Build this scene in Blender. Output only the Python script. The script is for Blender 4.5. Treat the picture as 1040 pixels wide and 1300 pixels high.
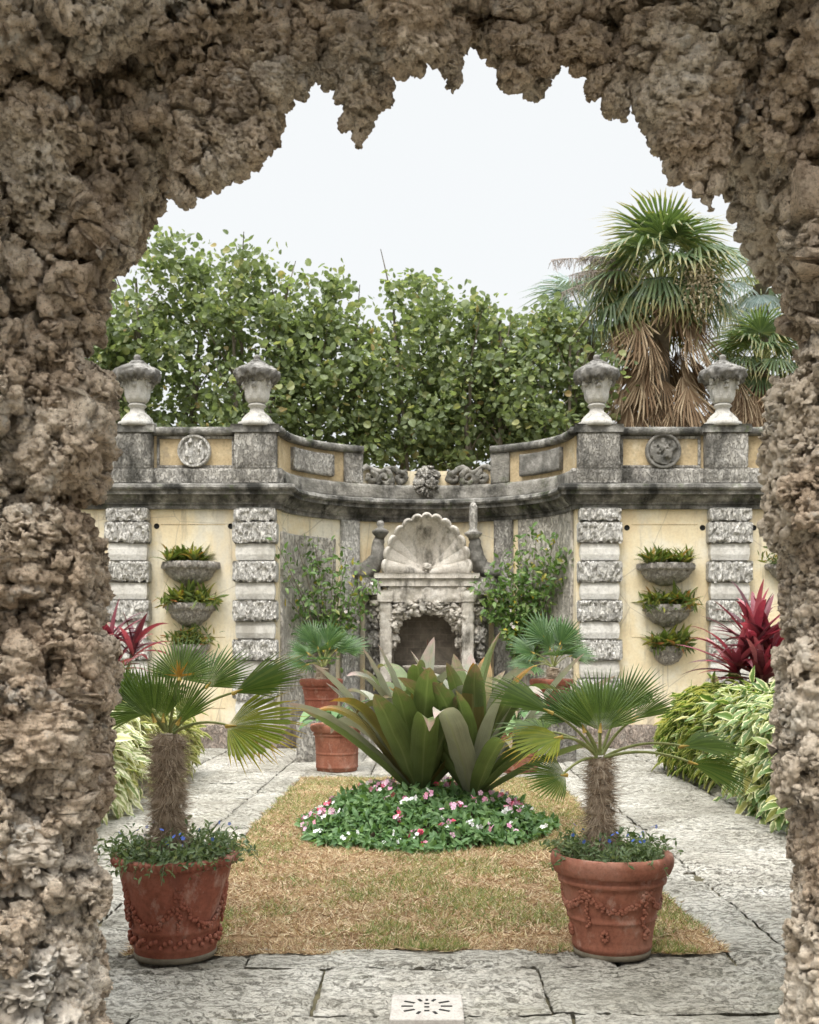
import bpy, math, random
import numpy as np
from mathutils import Vector
SC = bpy.context.scene
for _o in list(bpy.data.objects): bpy.data.objects.remove(_o)
random.seed(7); RNG = np.random.default_rng(7)
PI = math.pi

# ------------------------------------------------------------------ camera
EYE = 1.55; F = 1400.0; CX, HY = 542.0, 825.0        # focal length in px of the 1040x1300 photo, principal axis and horizon
cam_d = bpy.data.cameras.new('camera'); cam = bpy.data.objects.new('camera', cam_d); SC.collection.objects.link(cam)
cam.location = (0, 0, EYE); cam.rotation_euler = (PI/2, 0, 0)
cam_d.sensor_fit = 'VERTICAL'; cam_d.sensor_height = 36; cam_d.sensor_width = 36
cam_d.lens = F/1300*36
cam_d.shift_y = (HY-650)/1300; cam_d.shift_x = -(CX-520)/1300
cam_d.clip_end = 2000; cam_d.clip_start = .05
cam_d.dof.use_dof = True; cam_d.dof.focus_distance = 6.3; cam_d.dof.aperture_fstop = 5.6
SC.camera = cam
# ------------------------------------------------------------------ sky and sun (overcast)
SUN_EL, SUN_AZ = math.radians(58), math.radians(200)
w = bpy.data.worlds.new('World'); SC.world = w; w.use_nodes = True
nt = w.node_tree; nt.nodes.clear()
out = nt.nodes.new('ShaderNodeOutputWorld'); bg = nt.nodes.new('ShaderNodeBackground')
sky = nt.nodes.new('ShaderNodeTexSky'); sky.sky_type = 'NISHITA'; sky.sun_disc = False
sky.sun_elevation = SUN_EL; sky.sun_rotation = SUN_AZ; sky.dust_density = 6; sky.air_density = 1.0; sky.ozone_density = 1
tc = nt.nodes.new('ShaderNodeTexCoord'); sp = nt.nodes.new('ShaderNodeSeparateXYZ')
rm = nt.nodes.new('ShaderNodeValToRGB')
e = rm.color_ramp.elements
e[0].position = .0; e[0].color = (4.7, 4.95, 5.05, 1)
e[1].position = 1; e[1].color = (33, 34, 34.5, 1)
m_ = rm.color_ramp.elements.new(.58); m_.color = (5.35, 5.45, 5.44, 1)
m2_ = rm.color_ramp.elements.new(.2); m2_.color = (5.35, 5.45, 5.44, 1)
mx = nt.nodes.new('ShaderNodeMixRGB'); mx.inputs[0].default_value = .9
nt.links.new(tc.outputs['Generated'], sp.inputs[0]); nt.links.new(sp.outputs[2], rm.inputs[0])
nt.links.new(sky.outputs[0], mx.inputs[1]); nt.links.new(rm.outputs[0], mx.inputs[2])
nt.links.new(mx.outputs[0], bg.inputs[0]); bg.inputs[1].default_value = .1
nt.links.new(bg.outputs[0], out.inputs[0])
sd = bpy.data.lights.new('sun', 'SUN'); sd.energy = 1.5; sd.angle = math.radians(25); sd.color = (1, .96, .9)
sun = bpy.data.objects.new('sun', sd); SC.collection.objects.link(sun)
sun.rotation_euler = (PI/2-SUN_EL, 0, PI-SUN_AZ)
SC.view_settings.view_transform = 'Standard'; SC.view_settings.look = 'None'
SC.view_settings.exposure = 0.9; SC.view_settings.gamma = 1
SC.render.film_transparent = False
SC.cycles.max_bounces = 8; SC.cycles.transparent_max_bounces = 8

# ------------------------------------------------------------------ helpers
def at(px, py, d): return np.array([(px-CX)/F*d, d, EYE-(py-HY)/F*d])
def gd(py): return F*EYE/(py-HY)                    # depth of a ground pixel row
LOC = {}
def setp(o, label=None, cat=None, group=None, kind=None):
    if label: o['label'] = label
    if cat: o['category'] = cat
    if group: o['group'] = group
    if kind: o['kind'] = kind
    return o
def thing(name, label, cat, loc=(0, 0, 0), group=None):
    o = bpy.data.objects.new(name, None); SC.collection.objects.link(o); o.location = loc
    o.empty_display_size = .1
    LOC[o.name] = np.array(loc, float); return setp(o, label, cat, group)
def mk(name, V, Fc, mat, parent=None, smooth=True, uv=None, label=None):
    """one mesh object from world-space vertices V (n,3) and faces: an int array (m,k) or a list of those / of tuples"""
    V = np.asarray(V, float)
    if parent is not None: V = V-LOC[parent.name]
    me = bpy.data.meshes.new(name)
    if isinstance(Fc, np.ndarray): Fc = [Fc]
    if len(Fc) and not isinstance(Fc[0], np.ndarray):
        by = {}
        for f in Fc: by.setdefault(len(f), []).append(f)
        Fc = [np.array(v, np.int64) for v in by.values()]
    tot = np.concatenate([np.full(len(a), a.shape[1]) for a in Fc]); idx = np.concatenate([a.ravel() for a in Fc])
    me.vertices.add(len(V)); me.vertices.foreach_set('co', V.astype(np.float32).ravel())
    me.loops.add(len(idx)); me.loops.foreach_set('vertex_index', idx.astype(np.int32))
    st = np.concatenate([[0], np.cumsum(tot)[:-1]])
    me.polygons.add(len(tot)); me.polygons.foreach_set('loop_start', st.astype(np.int32))
    me.polygons.foreach_set('loop_total', tot.astype(np.int32))
    me.polygons.foreach_set('use_smooth', np.full(len(tot), smooth))
    if uv is not None:
        l = me.uv_layers.new(name='UVMap'); l.data.foreach_set('uv', np.asarray(uv, np.float32)[idx].ravel())
    me.update(calc_edges=True); me.validate()
    o = bpy.data.objects.new(name, me); SC.collection.objects.link(o)
    if mat: me.materials.append(mat)
    if parent is not None:
        o.parent = parent; LOC[o.name] = LOC[parent.name]
    else: LOC[o.name] = np.zeros(3)
    if label: o['label'] = label
    return o
def solo(name, V, Fc, mat, label, cat, loc, smooth=True, uv=None, group=None):
    """a thing that is one mesh, origin at loc"""
    loc = np.array(loc, float)
    o = mk(name, np.asarray(V, float)-loc, Fc, mat, None, smooth, uv); o.location = loc; LOC[o.name] = loc
    return setp(o, label, cat, group)
class MB:
    def __init__(s): s.V = []; s.F = []; s.U = []; s.n = 0
    def add(s, V, Fc, U=None):
        V = np.asarray(V, float); s.V.append(V)
        if isinstance(Fc, np.ndarray): Fc = [Fc]
        if len(Fc) and not isinstance(Fc[0], np.ndarray):
            by = {}
            for f in Fc: by.setdefault(len(f), []).append(f)
            Fc = [np.array(v, np.int64) for v in by.values()]
        for a in Fc: s.F.append(a+s.n)
        s.U.append(np.zeros((len(V), 2)) if U is None else np.asarray(U, float)); s.n += len(V); return s
    def get(s): return np.concatenate(s.V), s.F, np.concatenate(s.U)
    def build(s, name, mat, parent=None, smooth=True, label=None):
        V, Fc, U = s.get(); return mk(name, V, Fc, mat, parent, smooth, U, label)
def grid_faces(n, m, wrap_n=False, wrap_m=False):
    i = np.arange(n if wrap_n else n-1); j = np.arange(m if wrap_m else m-1)
    I, J = np.meshgrid(i, j, indexing='ij'); I = I.ravel(); J = J.ravel(); I2 = (I+1) % n; J2 = (J+1) % m
    return np.stack([I*m+J, I2*m+J, I2*m+J2, I*m+J2], 1)
def lathe(prof, c=(0, 0, 0), n=40, a0=0, a1=2*PI, mod=None):
    prof = np.array(prof, float); full = abs(a1-a0-2*PI) < 1e-6
    A = np.linspace(a0, a1, n, endpoint=not full); A2, R = np.meshgrid(A, prof[:, 0], indexing='ij')
    Z = np.broadcast_to(prof[:, 1], A2.shape)
    if mod is not None: R = R*mod(A2, Z)
    V = np.stack([R*np.cos(A2)+c[0], R*np.sin(A2)+c[1], Z+c[2]], -1).reshape(-1, 3)
    return V, grid_faces(n, len(prof), wrap_n=full)
def box(c, s, bev=0.0, rz=0.0):
    """bevelled box (chamfer) centred at c with full sizes s"""
    hx, hy, hz = np.array(s)/2; b = min(bev, hx*.9, hy*.9, hz*.9)
    V = []; Fc = []
    if b <= 0:
        V = [(x*hx, y*hy, z*hz) for x in (-1, 1) for y in (-1, 1) for z in (-1, 1)]
        Fc = [(0, 1, 3, 2), (4, 6, 7, 5), (0, 4, 5, 1), (2, 3, 7, 6), (0, 2, 6, 4), (1, 5, 7, 3)]
    else:
        id = {}
        for x in (-1, 1):
            for y in (-1, 1):
                for z in (-1, 1):
                    for k in range(3):
                        p = [x*(hx-b), y*(hy-b), z*(hz-b)]; p[k] = (x, y, z)[k]*(hx, hy, hz)[k]
                        id[(x, y, z, k)] = len(V); V.append(tuple(p))
        for k in range(3):
            a, b2 = [(1, 2), (2, 0), (0, 1)][k]
            for sg in (-1, 1):
                q = []
                for (u, v) in ((-1, -1), (1, -1), (1, 1), (-1, 1)):
                    t = [0, 0, 0]; t[k] = sg; t[a] = u; t[b2] = v; q.append(id[(t[0], t[1], t[2], k)])
                Fc.append(tuple(q if sg > 0 else q[::-1]))
        for k in range(3):
            a, b2 = [(1, 2), (2, 0), (0, 1)][k]
            for u in (-1, 1):
                for v in (-1, 1):
                    q = []
                    for (t_, kk) in ((-1, a), (1, a), (1, b2), (-1, b2)):
                        t = [0, 0, 0]; t[k] = t_; t[a] = u; t[b2] = v; q.append(id[(t[0], t[1], t[2], kk)])
                    Fc.append(tuple(q))
        for x in (-1, 1):
            for y in (-1, 1):
                for z in (-1, 1): Fc.append(tuple(id[(x, y, z, k)] for k in range(3)))
    V = np.array(V)
    if rz:
        c_, s_ = math.cos(rz), math.sin(rz); V = np.stack([V[:, 0]*c_-V[:, 1]*s_, V[:, 0]*s_+V[:, 1]*c_, V[:, 2]], 1)
    return V+np.array(c), Fc
def nrm(a): return a/np.maximum(np.linalg.norm(a, axis=-1, keepdims=True), 1e-9)
def tube(pts, rad, n=8, cap=True):
    P = np.array(pts, float); rad = np.broadcast_to(np.array(rad, float), (len(P),))
    T = nrm(np.gradient(P, axis=0)); up = np.array([.13, .31, .94]) if abs(T[0, 2]) < .8 else np.array([1., .1, 0])
    A = np.arange(n)*2*PI/n; V = []
    for p, t, r in zip(P, T, rad):
        x = np.cross(up, t); x /= np.linalg.norm(x); y = np.cross(t, x); up = -np.cross(x, t) if False else up
        V.append(p+r*(np.cos(A)[:, None]*x+np.sin(A)[:, None]*y))
    V = np.concatenate(V); Fc = [grid_faces(len(P), n, wrap_m=True)]
    if cap and n >= 3: Fc += [np.array([list(range(n))[::-1]]), np.array([[len(V)-n+k for k in range(n)]])]
    return V, Fc
def bez(p0, p1, p2, n=8):
    t = np.linspace(0, 1, n)[:, None]; p0, p1, p2 = map(lambda a: np.array(a, float), (p0, p1, p2))
    return (1-t)**2*p0+2*t*(1-t)*p1+t*t*p2
# noise
def h3(i, j, k, seed):
    with np.errstate(over='ignore'):
        x = (i.astype(np.uint32)*np.uint32(374761393)) ^ (j.astype(np.uint32)*np.uint32(668265263)) ^ (k.astype(np.uint32)*np.uint32(2147483647-1274126176)) ^ np.uint32((seed*2654435761) & 0xffffffff)
        x = (x ^ (x >> np.uint32(15)))*np.uint32(2246822519); x = (x ^ (x >> np.uint32(13)))*np.uint32(3266489917); x = x ^ (x >> np.uint32(16))
    return x.astype(np.float64)/4294967295.0
def vnoise(P, seed=0):
    I = np.floor(P).astype(np.int64); f = P-I; f = f*f*f*(f*(f*6-15)+10); r = 0
    for a in (0, 1):
        for b in (0, 1):
            for c in (0, 1):
                wgt = (f[:, 0] if a else 1-f[:, 0])*(f[:, 1] if b else 1-f[:, 1])*(f[:, 2] if c else 1-f[:, 2])
                r = r+wgt*h3(I[:, 0]+a, I[:, 1]+b, I[:, 2]+c, seed)
    return r*2-1
def fbm(P, seed=0, o=4, ridged=False):
    r = 0; a = .5; P = np.asarray(P, float)
    for k in range(o):
        n = vnoise(P, seed+k*17); r = r+a*((1-2*np.abs(n)) if ridged else n); a *= .5; P = P*2.03+5.7
    return r
def worley(P, seed=0):
    I = np.floor(P).astype(np.int64); n = len(P)
    F1 = np.full(n, 9.); F2 = np.full(n, 9.); rid = np.zeros(n); off = np.zeros((n, 3)); cid = np.zeros((n, 3), np.int64)
    for a in (-1, 0, 1):
        for b in (-1, 0, 1):
            for c in (-1, 0, 1):
                i, j, k = I[:, 0]+a, I[:, 1]+b, I[:, 2]+c
                o = np.stack([i+h3(i, j, k, seed+1), j+h3(i, j, k, seed+2), k+h3(i, j, k, seed+3)], 1)-P
                d = np.sqrt((o*o).sum(1)); m = d < F1
                F2 = np.where(m, F1, np.minimum(F2, d)); F1 = np.where(m, d, F1)
                rid = np.where(m, h3(i, j, k, seed+4), rid); off = np.where(m[:, None], o, off)
                cid = np.where(m[:, None], np.stack([i, j, k], 1), cid)
    rv = np.stack([h3(cid[:, 0], cid[:, 1], cid[:, 2], seed+5+q) for q in range(3)], 1)*2-1
    return F1, F2, rid, off, rv
def sst(x, a, b):
    t = np.clip((x-a)/(b-a), 0, 1); return t*t*(3-2*t)
def warp3(P, sc, amt, seed): return P+np.stack([fbm(P*sc+q*9.1, seed+q, 3) for q in range(3)], 1)*amt
def rock1(P, seed, big):
    """boulders set against each other with deep crevices (unit height)"""
    Wp = warp3(P, 1.4/big, big*.28, seed+40)
    F1, F2, rid, off, rv = worley(Wp/big*np.array([1, 1, .9]), seed)
    e = sst(F2-F1, -.02, .24)
    return e*(.45+.55*rid)*(1.0-.50*F1*F1)+.35*e*(off*rv).sum(1)+.35*fbm(P/(big*2.2), seed+9, 2)-1.0*(1-sst(F2-F1, 0., .085))*sst(fbm(P*2.2, seed+14, 2), -.28, .0)
def rock2(P, seed, big):
    Wp = warp3(P, 3.2/big, big*.10, seed+50)
    G1, G2, gid, goff, grv = worley(Wp/(big*.36)+3.3, seed+20); ge = sst(G2-G1, 0, .2)
    h = .34*((.1+.9*gid)*ge*(1-.5*G1*G1)+.25*ge*(goff*grv).sum(1))
    h -= .36*np.abs(fbm(Wp/(big*.40), seed+60, 4))
    L1, L2, lid_, _, _ = worley(Wp/(big*.22)+4.4, seed+35)
    return h-.75*sst(.44-L1, 0, .12)*(lid_ > .70)
def rock3(P, seed, big):
    Wp = warp3(P, 9/big, big*.04, seed+55)
    B1, B2, bid, _, _ = worley(Wp/(big*.13)+7.7, seed+25)
    band = sst(fbm(P/(big*.7), seed+90, 3), -.12, .12)
    h = .15*(.2+.8*bid)*(1-1.2*B1*B1)*(.35+.65*band)
    K1, K2, kid, _, _ = worley(Wp/(big*.085)+1.1, seed+30)
    h -= .27*sst(.47-K1, 0, .12)*(kid > .28)*(.2+.8*band)
    return h+.16*fbm(P/(big*.11), seed+70, 3)-.10*np.abs(fbm(P/(big*.05), seed+71, 2))
def grid_normals(G, ref, wrap=False):
    if wrap: du = np.roll(G, -1, 1)-np.roll(G, 1, 1)
    else: du = np.gradient(G, axis=1)
    n = nrm(np.cross(np.gradient(G, axis=0), du)); s_ = np.sign((n*ref).sum()) or 1.
    return n*s_
def smooth_n(Nn, k):
    for _ in range(k):
        Nn = nrm(Nn+np.roll(Nn, 1, 0)+np.roll(Nn, -1, 0)+np.roll(Nn, 1, 1)+np.roll(Nn, -1, 1))
    return Nn
def rockify(G, N, seed, big, amp, wrap=False, fade=1., droop=0., extra=None):
    """three rounds of displacement, each along the normals left by the round before"""
    sh = G.shape; f3 = (np.broadcast_to(np.asarray(fade, float), sh[:2]))[..., None]
    h = rock1(G.reshape(-1, 3), seed, big).reshape(sh[:2])[..., None]*amp*f3
    Q = G+N*h; Q[..., 2] -= droop*np.clip(h[..., 0], 0, 1)
    if extra is not None: Q[..., 2] -= extra
    n2 = smooth_n(grid_normals(Q, N, wrap), 10); n2 = nrm(n2*.8+N*.35)
    Q = Q+n2*(rock2(Q.reshape(-1, 3), seed, big).reshape(sh[:2])[..., None]*amp*f3)
    n3 = smooth_n(grid_normals(Q, N, wrap), 3)
    return Q+n3*(rock3(Q.reshape(-1, 3), seed, big).reshape(sh[:2])[..., None]*amp*f3)
def rock_remesh(o, voxel, seed, big, amp):
    """turn the closed coarse shape into an even mesh, then cut lumps and pits along its own normals"""
    md = o.modifiers.new('r', 'REMESH'); md.mode = 'VOXEL'; md.voxel_size = voxel
    dg = bpy.context.evaluated_depsgraph_get(); me = bpy.data.meshes.new_from_object(o.evaluated_get(dg)); o.modifiers.clear()
    old = o.data; mats = list(old.materials); o.data = me; me.name = old.name; bpy.data.meshes.remove(old)
    me.materials.clear()
    for m_ in mats: me.materials.append(m_)
    n = len(me.vertices); co = np.empty(n*3, np.float32); nn = np.empty(n*3, np.float32); off = LOC[o.name]
    for fn, a in ((rock2, amp), (rock3, amp)):
        me.vertices.foreach_get('co', co); me.vertex_normals.foreach_get('vector', nn)
        C = co.reshape(-1, 3).astype(float); N_ = nn.reshape(-1, 3).astype(float); W = C+off
        vis = (np.abs(W[:, 0]) < 2.3) & (W[:, 2] < 4.6) & (W[:, 2] > -.05)
        C[vis] += N_[vis]*(fn(W[vis], seed, big)*a)[:, None]
        me.vertices.foreach_set('co', C.astype(np.float32).ravel()); me.update()
    me.polygons.foreach_set('use_smooth', np.ones(len(me.polygons), bool)); me.update()
# ------------------------------------------------------------------ materials
MATS = {}
class NG:
    def __init__(s, name):
        s.m = bpy.data.materials.new(name); s.m.use_nodes = True; s.t = s.m.node_tree; s.t.nodes.clear()
        s.out = s.n('ShaderNodeOutputMaterial'); MATS[name] = s.m
    def n(s, ty, **k):
        o = s.t.nodes.new(ty)
        for a, b in k.items(): setattr(o, a, b)
        return o
    def l(s, a, b): s.t.links.new(a, b)
    def val(s, sock, v):
        if hasattr(v, 'is_output'): s.l(v, sock)
        else: sock.default_value = v
    def coord(s, which='Object', scale=(1, 1, 1), loc=(0, 0, 0)):
        if which == 'World': c = s.n('ShaderNodeNewGeometry').outputs['Position']
        else: c = s.n('ShaderNodeTexCoord').outputs[which]
        mp = s.n('ShaderNodeMapping'); s.l(c, mp.inputs[0]); mp.inputs['Scale'].default_value = scale; mp.inputs['Location'].default_value = loc
        return mp.outputs[0]
    def noise(s, c, sc, det=5, rough=.6, dist=0):
        o = s.n('ShaderNodeTexNoise'); s.l(c, o.inputs['Vector']); o.inputs['Scale'].default_value = sc
        o.inputs['Detail'].default_value = det; o.inputs['Roughness'].default_value = rough; o.inputs['Distortion'].default_value = dist
        return o.outputs[0]
    def vor(s, c, sc, feat='F1'):
        o = s.n('ShaderNodeTexVoronoi', feature=feat); s.l(c, o.inputs['Vector']); o.inputs['Scale'].default_value = sc
        return o.outputs[0]
    def ramp(s, f, stops, const=False):
        o = s.n('ShaderNodeValToRGB'); s.val(o.inputs[0], f); cr = o.color_ramp
        if const: cr.interpolation = 'CONSTANT'
        while len(cr.elements) < len(stops): cr.elements.new(.5)
        for e_, (p, c) in zip(cr.elements, stops):
            e_.position = p; e_.color = (c[0], c[1], c[2], 1) if not np.isscalar(c) else (c, c, c, 1)
        return o.outputs[0]
    def mix(s, f, a, b, mode='MIX'):
        o = s.n('ShaderNodeMixRGB', blend_type=mode); s.val(o.inputs[0], f)
        for k, v in ((1, a), (2, b)):
            if hasattr(v, 'is_output'): s.l(v, o.inputs[k])
            else: o.inputs[k].default_value = (v[0], v[1], v[2], 1)
        return o.outputs[0]
    def math(s, op, a, b=0.0, clamp=False):
        o = s.n('ShaderNodeMath', operation=op, use_clamp=clamp); s.val(o.inputs[0], a); s.val(o.inputs[1], b); return o.outputs[0]
    def bump(s, hgt, strength=.5, dist=.02, normal=None):
        o = s.n('ShaderNodeBump'); s.l(hgt, o.inputs['Height']); o.inputs['Strength'].default_value = strength; o.inputs['Distance'].default_value = dist
        if normal is not None: s.l(normal, o.inputs['Normal'])
        return o.outputs[0]
    def pbr(s, col, rough=.85, nor=None, spec=.3):
        o = s.n('ShaderNodeBsdfPrincipled'); s.val(o.inputs['Roughness'], rough)
        if hasattr(col, 'is_output'): s.l(col, o.inputs['Base Color'])
        else: o.inputs['Base Color'].default_value = (*col, 1)
        o.inputs['Specular IOR Level'].default_value = spec
        if nor is not None: s.l(nor, o.inputs['Normal'])
        return o.outputs[0]
    def done(s, sh): s.l(sh, s.out.inputs[0]); return s.m
def stone(name, stops, sc=3., stain=None, stain_lo=.5, stain_sc=2., streak=1., bump=.6, bdist=.02, bsc=30., verm=0., rough=.92, coord='Object', moss=None, bloom=None):
    g = NG(name); c = g.coord(coord); cs = g.coord(coord, (1, 1, 1/streak))
    col = g.ramp(g.noise(c, sc, 7, .65), stops)
    fine = g.noise(c, sc*11, 5, .7)
    col = g.mix(.55, col, g.ramp(fine, [(.25, (.35, .33, .30)), (.5, (.95, .95, .95)), (.75, (1.3, 1.28, 1.24))]), 'MULTIPLY')
    if stain:
        mk_ = g.ramp(g.noise(cs, stain_sc, 8, .68), [(stain_lo, 0.), (min(.99, stain_lo+.16), 1.)])
        col = g.mix(mk_, col, stain)
    if moss:
        mk_ = g.ramp(g.noise(g.coord(coord, (1, 1, 1), (7, 3, 1)), 4.5, 6, .7), [(.56, 0.), (.7, .8)]); col = g.mix(mk_, col, moss)
    if bloom: col = g.mix(g.ramp(g.noise(g.coord(coord, (1, 1, .6), (2, 9, 4)), 6, 7, .72), [(.53, 0.), (.70, .75)]), col, bloom)
    hh = g.noise(c, bsc, 8, .7)
    nor = g.bump(hh, bump, bdist)
    if verm > 0:
        v = g.vor(g.coord(coord, (1.6, 1.6, .8)), verm, 'DISTANCE_TO_EDGE')
        wv = g.ramp(g.noise(g.coord(coord, (1.7, 1.7, .75)), verm, 3, .55, 1.2), [(.42, 0.), (.53, 1.)])
        nor = g.bump(wv, .9, .035, nor); col = g.mix(g.math('MULTIPLY', g.math('SUBTRACT', 1.0, wv), .42), col, (.15, .14, .125))
    return g.done(g.pbr(col, rough, nor, .2))
def leafmat(name, stops, rough=.45, trans=.25, edge=None, edge_lo=.5, vein=0., tip=None, sc=None, tcol=None, spec=.4):
    """leaf: colour varies from leaf to leaf, optional pale margin / tip along the leaf's own UV"""
    g = NG(name); r = g.n('ShaderNodeNewGeometry').outputs['Random Per Island']
    col = g.ramp(r, stops)
    c = g.coord('Object')
    col = g.mix(.35, col, g.ramp(g.noise(c, sc or 14, 4, .6), [(.3, (.55, .55, .5)), (.6, (1.15, 1.15, 1.1))]), 'MULTIPLY')
    uv = g.n('ShaderNodeUVMap').outputs[0]; sx = g.n('ShaderNodeSeparateXYZ'); g.l(uv, sx.inputs[0])
    if edge:
        av = g.math('ABSOLUTE', sx.outputs[1]); nz = g.noise(c, 35, 3); av = g.math('ADD', av, g.math('MULTIPLY', g.math('SUBTRACT', nz, .5), 1.1))
        col = g.mix(g.ramp(av, [(edge_lo, 0.), (min(.99, edge_lo+.18), 1.)]), col, edge)
    if tip:
        col = g.mix(g.ramp(g.math('ADD', sx.outputs[0], g.math('MULTIPLY', g.math('SUBTRACT', g.noise(c, 12, 4), .5), .5)), [(tip[1], 0.), (min(.995, tip[1]+.3), 1.)]), col, tip[0])
    if vein:
        col = g.mix(.45, col, g.ramp(g.noise(g.coord('UV', (1.2, 9, 1)), 2.2, 4, .6), [(.3, (.55, .55, .5)), (.65, (1.25, 1.22, 1.15))]), 'MULTIPLY')
        col = g.mix(g.ramp(g.math('ABSOLUTE', sx.outputs[1]), [(.0, .45), (.12, 0.)]), col, (.30, .33, .16))
        wv = g.n('ShaderNodeTexWave'); wv.bands_direction = 'Y'; g.l(g.coord('UV'), wv.inputs[0]); wv.inputs['Scale'].default_value = vein
        nor = g.bump(wv.outputs[1], .35, .006)
    else: nor = None
    p = g.pbr(col, rough, nor, spec)
    tr = g.n('ShaderNodeBsdfTranslucent'); g.l(g.mix(1., col, tcol or (1.5, 1.5, .7), 'MULTIPLY'), tr.inputs[0])
    mxs = g.n('ShaderNodeMixShader'); mxs.inputs[0].default_value = trans; g.l(p, mxs.inputs[1]); g.l(tr.outputs[0], mxs.inputs[2])
    return g.done(mxs.outputs[0])
def plain(name, c1, c2, sc=8, rough=.8, bump=.3, bsc=40, bd=.01):
    g = NG(name); c = g.coord('Object'); col = g.ramp(g.noise(c, sc, 6, .65), [(.3, c1), (.7, c2)])
    return g.done(g.pbr(col, rough, g.bump(g.noise(c, bsc, 6, .65), bump, bd), .2))

M_ROCK = None
g = NG('grotto_rock'); c = g.coord('World')
col = g.ramp(g.noise(c, 2.4, 6, .62), [(.28, (.47, .345, .24)), (.44, (.69, .55, .415)), (.57, (.80, .685, .55)), (.72, (.87, .80, .70))])
col = g.mix(.6, col, g.ramp(g.noise(c, 14, 6, .72), [(.33, (.42, .37, .31)), (.5, (1, .99, .97)), (.68, (1.3, 1.28, 1.25))]), 'MULTIPLY')
col = g.mix(.75, col, g.ramp(g.noise(c, 62, 5, .75), [(.36, (.27, .22, .18)), (.48, (1, 1, 1)), (.68, (1.25, 1.24, 1.22))]), 'MULTIPLY')
col = g.mix(g.ramp(g.noise(c, 3.1, 7, .7), [(.55, 0.), (.68, .7)]), col, (.27, .205, .155))
col = g.mix(g.ramp(g.noise(g.coord('World', (1, 1, 1), (5, 2, 8)), 5.5, 7, .72), [(.56, 0.), (.68, .7)]), col, (.80, .76, .69))
nb = g.bump(g.noise(c, 48, 7, .72), 1., .03); nb = g.bump(g.noise(c, 150, 4, .7), .8, .008, nb)
M_ROCK = g.done(g.pbr(col, .93, nb, .15))
M_FLUTE = stone('pale_cut_stone', [(.3, (.50, .40, .29)), (.5, (.68, .58, .46)), (.7, (.80, .73, .62))], 4, stain=(.27, .21, .15), stain_lo=.58, stain_sc=5, streak=5, bump=1., bsc=50)
M_PAVE = None
M_STUCCO = None
g = NG('yellow_stucco'); c = g.coord('Object'); cv = g.coord('Object', (1, 1, .28)); cv2 = g.coord('Object', (1, 1, .12), (3, 0, 1))
col = g.ramp(g.noise(c, 1.2, 6, .62), [(.32, (.68, .535, .33)), (.5, (.78, .67, .46)), (.66, (.82, .77, .64))])
col = g.mix(g.ramp(g.noise(cv, 1.7, 7, .68), [(.5, 0.), (.66, .75)]), col, (.62, .58, .49))
col = g.mix(g.ramp(g.noise(cv2, 4.2, 7, .72), [(.54, 0.), (.68, .8)]), col, (.36, .31, .235))
col = g.mix(.4, col, g.ramp(g.noise(c, 24, 6, .7), [(.3, (.7, .67, .62)), (.55, (1.05, 1.05, 1.05))]), 'MULTIPLY')
crk = g.n('ShaderNodeTexVoronoi', feature='DISTANCE_TO_EDGE'); g.l(g.mix(.12, c, g.n('ShaderNodeTexNoise').outputs[1]), crk.inputs['Vector']); crk.inputs['Scale'].default_value = .9
col = g.mix(g.ramp(crk.outputs[0], [(.0, .6), (.007, 0.)]), col, (.36, .30, .22))
M_STUCCO = g.done(g.pbr(col, .9, g.bump(g.noise(c, 25, 7, .7), .3, .015), .2))
M_OCHRE = stone('ochre_panel', [(.3, (.40, .30, .17)), (.55, (.54, .43, .27)), (.75, (.62, .55, .41))], 2.5, stain=(.18, .15, .115), stain_lo=.54, stain_sc=3, streak=3, bump=.3)
M_ROUGH = stone('vermiculated_stone', [(.3, (.60, .575, .52)), (.5, (.70, .675, .625)), (.7, (.78, .755, .71))], 2.2, stain=(.44, .415, .37), stain_lo=.58, stain_sc=1.6, bump=.6, verm=20)
M_SMOOTH = stone('dressed_limestone', [(.3, (.58, .555, .50)), (.5, (.68, .655, .605)), (.7, (.76, .74, .70))], 2, stain=(.40, .375, .33), stain_lo=.52, stain_sc=2, streak=2.5, bump=.6)
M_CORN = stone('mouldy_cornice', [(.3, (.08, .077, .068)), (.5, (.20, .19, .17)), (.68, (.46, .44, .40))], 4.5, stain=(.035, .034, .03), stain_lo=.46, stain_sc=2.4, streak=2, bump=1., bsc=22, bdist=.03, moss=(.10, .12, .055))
M_PARA = stone('weathered_parapet', [(.3, (.26, .24, .215)), (.5, (.46, .435, .39)), (.7, (.66, .63, .58))], 3.2, stain=(.08, .076, .066), stain_lo=.5, stain_sc=1.8, streak=2.2, bump=.8, verm=14)
M_CARV = stone('blackened_carving', [(.3, (.08, .078, .07)), (.5, (.19, .18, .16)), (.7, (.40, .38, .35))], 5, bump=.9, bsc=22)
M_URN = stone('urn_stone', [(.3, (.38, .36, .325)), (.5, (.55, .53, .485)), (.7, (.66, .64, .60))], 5, stain=(.13, .125, .11), stain_lo=.52, stain_sc=5, streak=1.8, bump=.7)
M_LID = stone('urn_lid_stone', [(.3, (.075, .073, .066)), (.5, (.20, .19, .175)), (.72, (.42, .40, .37))], 7, bump=1., bsc=20)
M_SHELL = stone('shell_stone', [(.3, (.40, .365, .31)), (.5, (.57, .525, .46)), (.7, (.70, .66, .60))], 3.5, stain=(.13, .12, .10), stain_lo=.5, stain_sc=4, streak=2.5, bump=.9)
M_TERRA = stone('terracotta_red', [(.3, (.19, .06, .038)), (.5, (.265, .088, .055)), (.7, (.34, .135, .09))], 4, stain=(.15, .055, .038), stain_lo=.56, stain_sc=5, streak=5, bump=.35, bsc=60, bdist=.006, rough=.7, bloom=(.50, .36, .29))
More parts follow.
